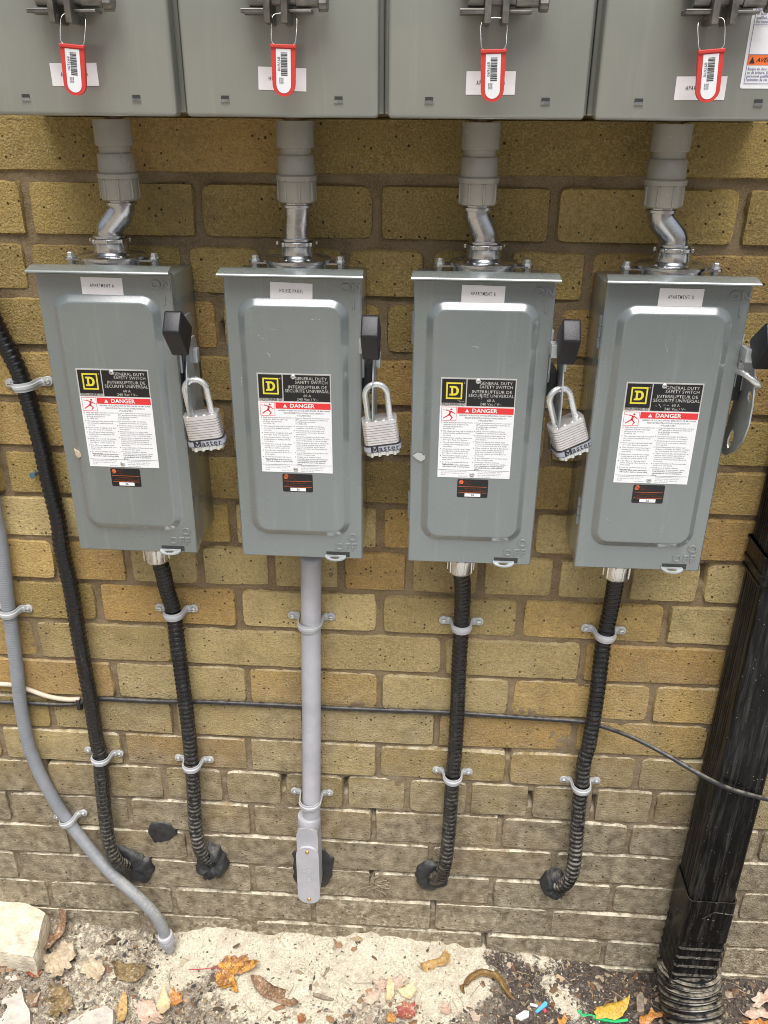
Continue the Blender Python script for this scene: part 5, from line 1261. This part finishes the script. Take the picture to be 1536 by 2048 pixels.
leaf('maple_leaf', [(-0.6688, -0.1360, -0.0200), (-0.6568, -0.1270, -0.0200), (-0.6320, -0.1335, -0.0200), (-0.6183, -0.1519, -0.0200), (-0.6039, -0.1683, -0.0200), (-0.6107, -0.1857, -0.0200), (-0.6277, -0.1960, -0.0200), (-0.6493, -0.1883, -0.0200), (-0.6626, -0.1612, -0.0200)], LM['dark'], 'dark rotting leaf with yellow veins between the two grey stones', (.010, 0), 14, .006)
leaf('maple_leaf', [(-0.6257, -0.1001, -0.0150), (-0.6257, -0.0795, -0.0150), (-0.6139, -0.0725, -0.0150), (-0.5907, -0.0737, -0.0150), (-0.5791, -0.0901, -0.0150), (-0.5802, -0.1105, -0.0150), (-0.5806, -0.1303, -0.0150), (-0.5910, -0.1112, -0.0150), (-0.6056, -0.1105, -0.0150)], LM['dusty'], 'dusty buff leaf lying left of the grey conduit end', (.010, .006), 15, .006)
leaf('curled_leaf', [(-0.5712, -0.0827, -0.0150), (-0.5590, -0.0715, -0.0150), (-0.5343, -0.0681, -0.0150), (-0.5104, -0.0717, -0.0150), (-0.4961, -0.0913, -0.0150), (-0.5100, -0.1024, -0.0150), (-0.5337, -0.1073, -0.0150), (-0.5546, -0.1020, -0.0150)], LM['dark'], 'dark brown crumpled leaf below the grey conduit end', (.018, 0), 16, .004)
leaf('curled_leaf', [(-0.7184, -0.0738, -0.0100), (-0.7157, -0.0541, -0.0100), (-0.7015, -0.0332, -0.0100), (-0.6934, -0.0084, -0.0100), (-0.6788, -0.0112, -0.0100), (-0.6795, -0.0298, -0.0100), (-0.6883, -0.0486, -0.0100), (-0.6954, -0.0705, -0.0100), (-0.7083, -0.0784, -0.0100)], LM['brown'], 'long brown rolled leaf beside the concrete block', (.024, .004), 17, .004, fold=.01)
leaf('maple_leaf', [(-0.7052, -0.0817, -0.0100), (-0.6873, -0.0664, -0.0100), (-0.6722, -0.0475, -0.0100), (-0.6547, -0.0500, -0.0100), (-0.6373, -0.0771, -0.0100), (-0.6400, -0.0945, -0.0100), (-0.6505, -0.1154, -0.0100), (-0.6636, -0.1296, -0.0100), (-0.6857, -0.1078, -0.0100)], LM['dusty'], 'broad dust covered leaf in front of the concrete block', (.010, .002), 18, .004)
leaf('maple_leaf', [(-0.7155, -0.1232, -0.0100), (-0.7149, -0.0961, -0.0100), (-0.7023, -0.0919, -0.0100), (-0.6904, -0.1081, -0.0100), (-0.6924, -0.1216, -0.0100), (-0.6996, -0.1303, -0.0100)], LM['red'], 'dark red leaf scrap between the concrete block and the corner stone', (.010, 0), 19, .004)
leaf('maple_leaf', [(-0.0917, -0.1237, 0.0000), (-0.0806, -0.1102, 0.0000), (-0.0717, -0.1063, 0.0000), (-0.0576, -0.1118, 0.0000), (-0.0581, -0.1278, 0.0000), (-0.0726, -0.1350, 0.0000), (-0.0862, -0.1344, 0.0000)], LM['pink'], 'rounded pale pink leaf with a hole in the middle of the dust', (.008, .004), 20, .004)
leaf('maple_leaf', [(-0.0763, -0.0870, 0.0000), (-0.0615, -0.0760, 0.0000), (-0.0456, -0.0816, 0.0000), (-0.0241, -0.0768, 0.0000), (-0.0083, -0.0857, 0.0000), (-0.0141, -0.0960, 0.0000), (-0.0384, -0.1009, 0.0000), (-0.0532, -0.1083, 0.0000), (-0.0689, -0.1029, 0.0000)], LM['pink'], 'flat dusty pink leaf behind the rounded pale one', (.006, 0), 21, .003)
leaf('oval_leaf', [(-0.0488, -0.1298, -0.0100), (-0.0488, -0.1043, -0.0100), (-0.0450, -0.0910, -0.0100), (-0.0337, -0.1001, -0.0100), (-0.0329, -0.1161, -0.0100), (-0.0411, -0.1324, -0.0100)], LM['cream'], 'narrow cream leaf standing beside the rounded pale pink leaf', (.012, .006), 22, .010)
leaf('curled_leaf', [(-0.0305, -0.1031, -0.0100), (-0.0108, -0.0953, -0.0100), (0.0013, -0.0912, -0.0100), (0.0082, -0.1165, -0.0100), (-0.0038, -0.1205, -0.0100), (-0.0194, -0.1120, -0.0100)], LM['cream'], 'cream and orange curled leaf above the red leaves', (.012, .006), 23, .008)
leaf('maple_leaf', [(-0.0274, -0.1346, -0.0100), (-0.0157, -0.1260, -0.0100), (0.0054, -0.1261, -0.0100), (0.0089, -0.1414, -0.0100), (0.0034, -0.1601, -0.0100), (-0.0202, -0.1617, -0.0100), (-0.0310, -0.1533, -0.0100)], LM['red'], 'red maple leaf at the bottom edge in the centre', (.008, 0), 24, .005)
leaf('maple_leaf', [(-0.0447, -0.1481, -0.0100), (-0.0359, -0.1445, -0.0100), (-0.0265, -0.1530, -0.0100), (-0.0289, -0.1653, -0.0100), (-0.0451, -0.1664, -0.0100)], LM['rust'], 'orange leaf tip at the bottom edge left of the red leaf', (.008, 0), 25, .004)
leaf('curled_leaf', [(-0.2034, -0.1619, -0.0100), (-0.1997, -0.1570, -0.0100), (-0.1905, -0.1579, -0.0100), (-0.1858, -0.1698, -0.0100), (-0.2001, -0.1738, -0.0100)], LM['orange'], 'small orange leaf tip at the bottom edge right of the slanting brown leaf', (.006, 0), 26, .004)
leaf('maple_leaf', [(0.0480, -0.1244, -0.0200), (0.0555, -0.1160, -0.0200), (0.0692, -0.1198, -0.0200), (0.0720, -0.1336, -0.0200), (0.0600, -0.1406, -0.0200), (0.0495, -0.1382, -0.0200)], LM['pink'], 'pinkish leaf scrap below the arched yellow leaf', (.008, 0), 27, .004)
leaf('maple_leaf', [(0.2617, -0.1178, -0.0200), (0.2761, -0.1106, -0.0200), (0.2828, -0.1164, -0.0200), (0.2778, -0.1321, -0.0200), (0.2658, -0.1329, -0.0200)], LM['rust'], 'rust leaf tip at the bottom edge left of the blue scrap', (.008, .003), 28, .004)
# the arched leaf: a blade curled up on edge like a croissant
def arch_leaf():
    base = [(0.0954, -0.0957, -0.0200), (0.0943, -0.0779, -0.0200), (0.1025, -0.0607, -0.0200), (0.1186, -0.0478, -0.0200), (0.1392, -0.0430, -0.0200), (0.1578, -0.0485, -0.0200), (0.1695, -0.0612, -0.0200), (0.1761, -0.0773, -0.0200), (0.1823, -0.0899, -0.0200), (0.1885, -0.0959, -0.0200)]
    bm = bmesh.new(); n = len(base); path = smooth_path([Vector((p[0], p[1], 0)) for p in base], .004); m = len(path); rows_ = []
    for i, p in enumerate(path):
        t = i / (m - 1); w = .018 * math.sin(PI * min(1, max(0, t)) ) ** .6 + .0015
        T = (path[min(i + 1, m - 1)] - path[max(i - 1, 0)]).normalized(); nrm = Vector((-T.y, T.x, 0))
        if nrm.y > 0: nrm = -nrm
        zg = g_h(p.x, p.y) + .002
        row = []
        for k in range(7):
            s = k / 6; ang = s * 2.0
            q = p + nrm * (w * (math.sin(ang) - .1)) ; z = zg + w * .75 * (1 - math.cos(ang)) * .2 + w * .8 * math.sin(s * PI) + .0015 * noise.noise(Vector((p.x * 130, s * 3, 2)))
            row.append(bm.verts.new((q.x, q.y, z + .002)))
        rows_.append(row)
    for A, B in zip(rows_, rows_[1:]):
        for k in range(6): bm.faces.new((A[k], A[k + 1], B[k + 1], B[k]))
    bmesh.ops.solidify(bm, geom=list(bm.faces), thickness=.0004)
    tag(bm_obj('curled_leaf', bm, LM['tan'], None, True), 'yellow tan leaf curled into an arch on the dark soil', 'leaf', 'fallen leaves on the ground')
arch_leaf()

# ------------------------------------------------------------------ scraps and twigs
def scrap(name, poly, mat, label, cat, h=.004, z=0.0):
    bm = bmesh.new(); cx = sum(p[0] for p in poly) / len(poly); cy = sum(p[1] for p in poly) / len(poly)
    zg = g_h(cx, cy) + .001 + z
    prism(bm, [(p[0], p[1]) for p in poly], zg, zg + h, 'xy')
    bmesh.ops.bevel(bm, geom=list(bm.edges), offset=.0007, segments=1, affect='EDGES')
    for v in bm.verts: v.co.z += .002 * noise.noise(v.co * 90)
    tag(bm_obj(name, bm, mat, None), label, cat)
scrap('plastic_scrap', [(0.2229, -0.1110, -0.0200), (0.2432, -0.0900, -0.0200), (0.2477, -0.0935, -0.0200), (0.2460, -0.0984, -0.0200), (0.2261, -0.1146, -0.0200)], M['bluebit'], 'bright blue plastic strip among the dark soil', 'scrap', .004, .004)
scrap('plastic_scrap', [(0.2141, -0.0990, -0.0200), (0.2290, -0.1011, -0.0200), (0.2270, -0.1060, -0.0200), (0.2146, -0.1037, -0.0200)], M['whitebit'], 'pale plastic strip left of the blue one', 'scrap', .003, .002)
scrap('plastic_scrap', [(0.2329, -0.0929, -0.0200), (0.2377, -0.0910, -0.0200), (0.2457, -0.1057, -0.0200), (0.2411, -0.1092, -0.0200)], M['redbit'], 'dark red scrap crossing under the blue strip', 'scrap', .003)
scrap('plastic_scrap', [(0.3011, -0.0931, -0.0200), (0.3087, -0.0926, -0.0200), (0.3183, -0.0989, -0.0200), (0.3315, -0.1012, -0.0200), (0.3533, -0.1054, -0.0200), (0.3709, -0.1073, -0.0200), (0.3927, -0.1027, -0.0200), (0.3932, -0.1074, -0.0200), (0.3700, -0.1120, -0.0200), (0.3494, -0.1103, -0.0200), (0.3260, -0.1072, -0.0200), (0.3115, -0.1044, -0.0200)], M['greenbit'], 'green plastic strip under the bright yellow leaf', 'scrap', .003)
scrap('plastic_scrap', [(0.1862, -0.1260, -0.0200), (0.2022, -0.1140, -0.0200), (0.2118, -0.1133, -0.0200), (0.2102, -0.1243, -0.0200), (0.1946, -0.1331, -0.0200)], M['whitebit'], 'crumpled whitish scrap at the bottom edge below the blue strip', 'scrap', .005)
scrap('wood_chip', [(0.4187, -0.0556, -0.0300), (0.4267, -0.0468, -0.0300), (0.4326, -0.0480, -0.0300), (0.4276, -0.0826, -0.0300), (0.4183, -0.0864, -0.0300), (0.4135, -0.0835, -0.0300)], M['wood'], 'weathered grey stub of wood left of the hose', 'wood', .012)
scrap('wood_chip', [(-0.1817, -0.1181, -0.0100), (-0.1687, -0.1188, -0.0100), (-0.1417, -0.1266, -0.0100), (-0.1428, -0.1305, -0.0100), (-0.1614, -0.1279, -0.0100), (-0.1804, -0.1228, -0.0100)], M['wood'], 'dark sliver of wood in the middle of the dust', 'wood', .005)
scrap('wood_chip', [(-0.1684, -0.0833, 0.0000), (-0.1652, -0.0713, 0.0000), (-0.1577, -0.0605, 0.0000), (-0.1577, -0.0663, 0.0000), (-0.1642, -0.0796, 0.0000)], M['wood'], 'small dark splinter on the pale dust under the access fitting', 'wood', .004)

# loose litter: one countless mass of chips, grains and crumbs
def litter(name, n, seed, fn, mat):
    rr = random.Random(seed); V = []; F = []; C_ = []
    for _ in range(n):
        g = fn(rr)
        if g is None: continue
        x, y, l, w, h, col = g
        z = g_h(x, y); a = rr.uniform(0, 2 * PI); t1 = rr.uniform(-.5, .5); t2 = rr.uniform(-.5, .5)
        R_ = Matrix.Rotation(a, 3, 'Z') @ Matrix.Rotation(t1, 3, 'X') @ Matrix.Rotation(t2, 3, 'Y')
        b = len(V)
        shp = [(-1, -.6, 0), (-.2, -1, 0), (1, -.5, 0), (.7, .8, 0), (-.5, 1, 0), (rr.uniform(-.4, .4), rr.uniform(-.4, .4), 1)]
        for p in shp:
            q = R_ @ Vector((p[0] * l * rr.uniform(.7, 1.2), p[1] * w * rr.uniform(.7, 1.2), p[2] * h)); V.append((x + q.x, y + q.y, z + q.z + h * .2))
        for k in range(5): F.append((b + k, b + (k + 1) % 5, b + 5)); C_ += [col] * 3
    me = bpy.data.meshes.new(name); me.from_pydata(V, [], F)
    at = me.color_attributes.new('tint', 'FLOAT_COLOR', 'CORNER'); at.data.foreach_set('color', [c for col in C_ for c in (*col, 1)])
    o = link(name, me, mat); o['kind'] = 'stuff'
    return o
def chips(rr):
    x = rr.uniform(-.95, .78); y = rr.uniform(-.33, -.004); d = dust_mask(x, y)
    if rr.random() < d * .96: return None
    col = rr.choice([(.06, .045, .03), (.10, .075, .05), (.22, .16, .10), (.33, .25, .16), (.045, .04, .036), (.16, .14, .12), (.40, .31, .2), (.2, .09, .04)])
    s = rr.choice((.5, .7, 1, 1.5)); return x, y, rr.uniform(.003, .008) * s, rr.uniform(.0012, .0032) * s, rr.uniform(.0006, .0025), col
litter('wood_chips', 7000, 11, chips, M['litter'])
def grains(rr):
    x = rr.uniform(-.95, .78); y = rr.uniform(-.33, -.002); d = dust_mask(x, y)
    if rr.random() > .35 + d: return None
    k = rr.uniform(.6, 1.05); col = (.70 * k, .62 * k, .47 * k) if rr.random() < .75 else rr.choice([(.30, .22, .13), (.22, .21, .2), (.5, .36, .18), (.12, .1, .08)])
    s = rr.choice((.5, .6, .8, 1.3)); return x, y, rr.uniform(.0010, .0028) * s, rr.uniform(.0010, .0022) * s, rr.uniform(.0008, .002) * s, col
litter('masonry_crumbs', 9000, 12, grains, M['litter'])
def scraps_(rr):
    x = rr.uniform(-.92, .78); y = rr.uniform(-.33, -.006); d = dust_mask(x, y)
    if rr.random() < d * .85: return None
    k = rr.uniform(.7, 1.15); c = rr.choice([(.30, .20, .11), (.42, .31, .19), (.52, .43, .30), (.20, .12, .07), (.36, .20, .10), (.46, .36, .27), (.12, .08, .05)])
    s = rr.choice((.6, .8, 1, 1.5)); return x, y, rr.uniform(.005, .012) * s, rr.uniform(.004, .009) * s, rr.uniform(.0008, .003), tuple(v * k for v in c)
litter('leaf_fragments', 550, 13, scraps_, M['litter'])
# fine straw and twigs lying about
rr = random.Random(21); bm = bmesh.new()
for k in range(150):
    x = rr.uniform(-.85, .7); y = rr.uniform(-.28, -.01)
    a = rr.uniform(0, 2 * PI); l = rr.uniform(.008, .035); z = g_h(x, y) + .003
    p = [(x + math.cos(a) * l * t + .002 * math.sin(t * 3 + k), y + math.sin(a) * l * t, max(z, g_h(x + math.cos(a) * l * t, y + math.sin(a) * l * t) + .002)) for t in (0, .5, 1)]
    sweep(bm, smooth_path(p, .006), rr.uniform(.0003, .0007), 4)
o = bm_obj('dry_straw', bm, M['twig'], None); o['kind'] = 'stuff'
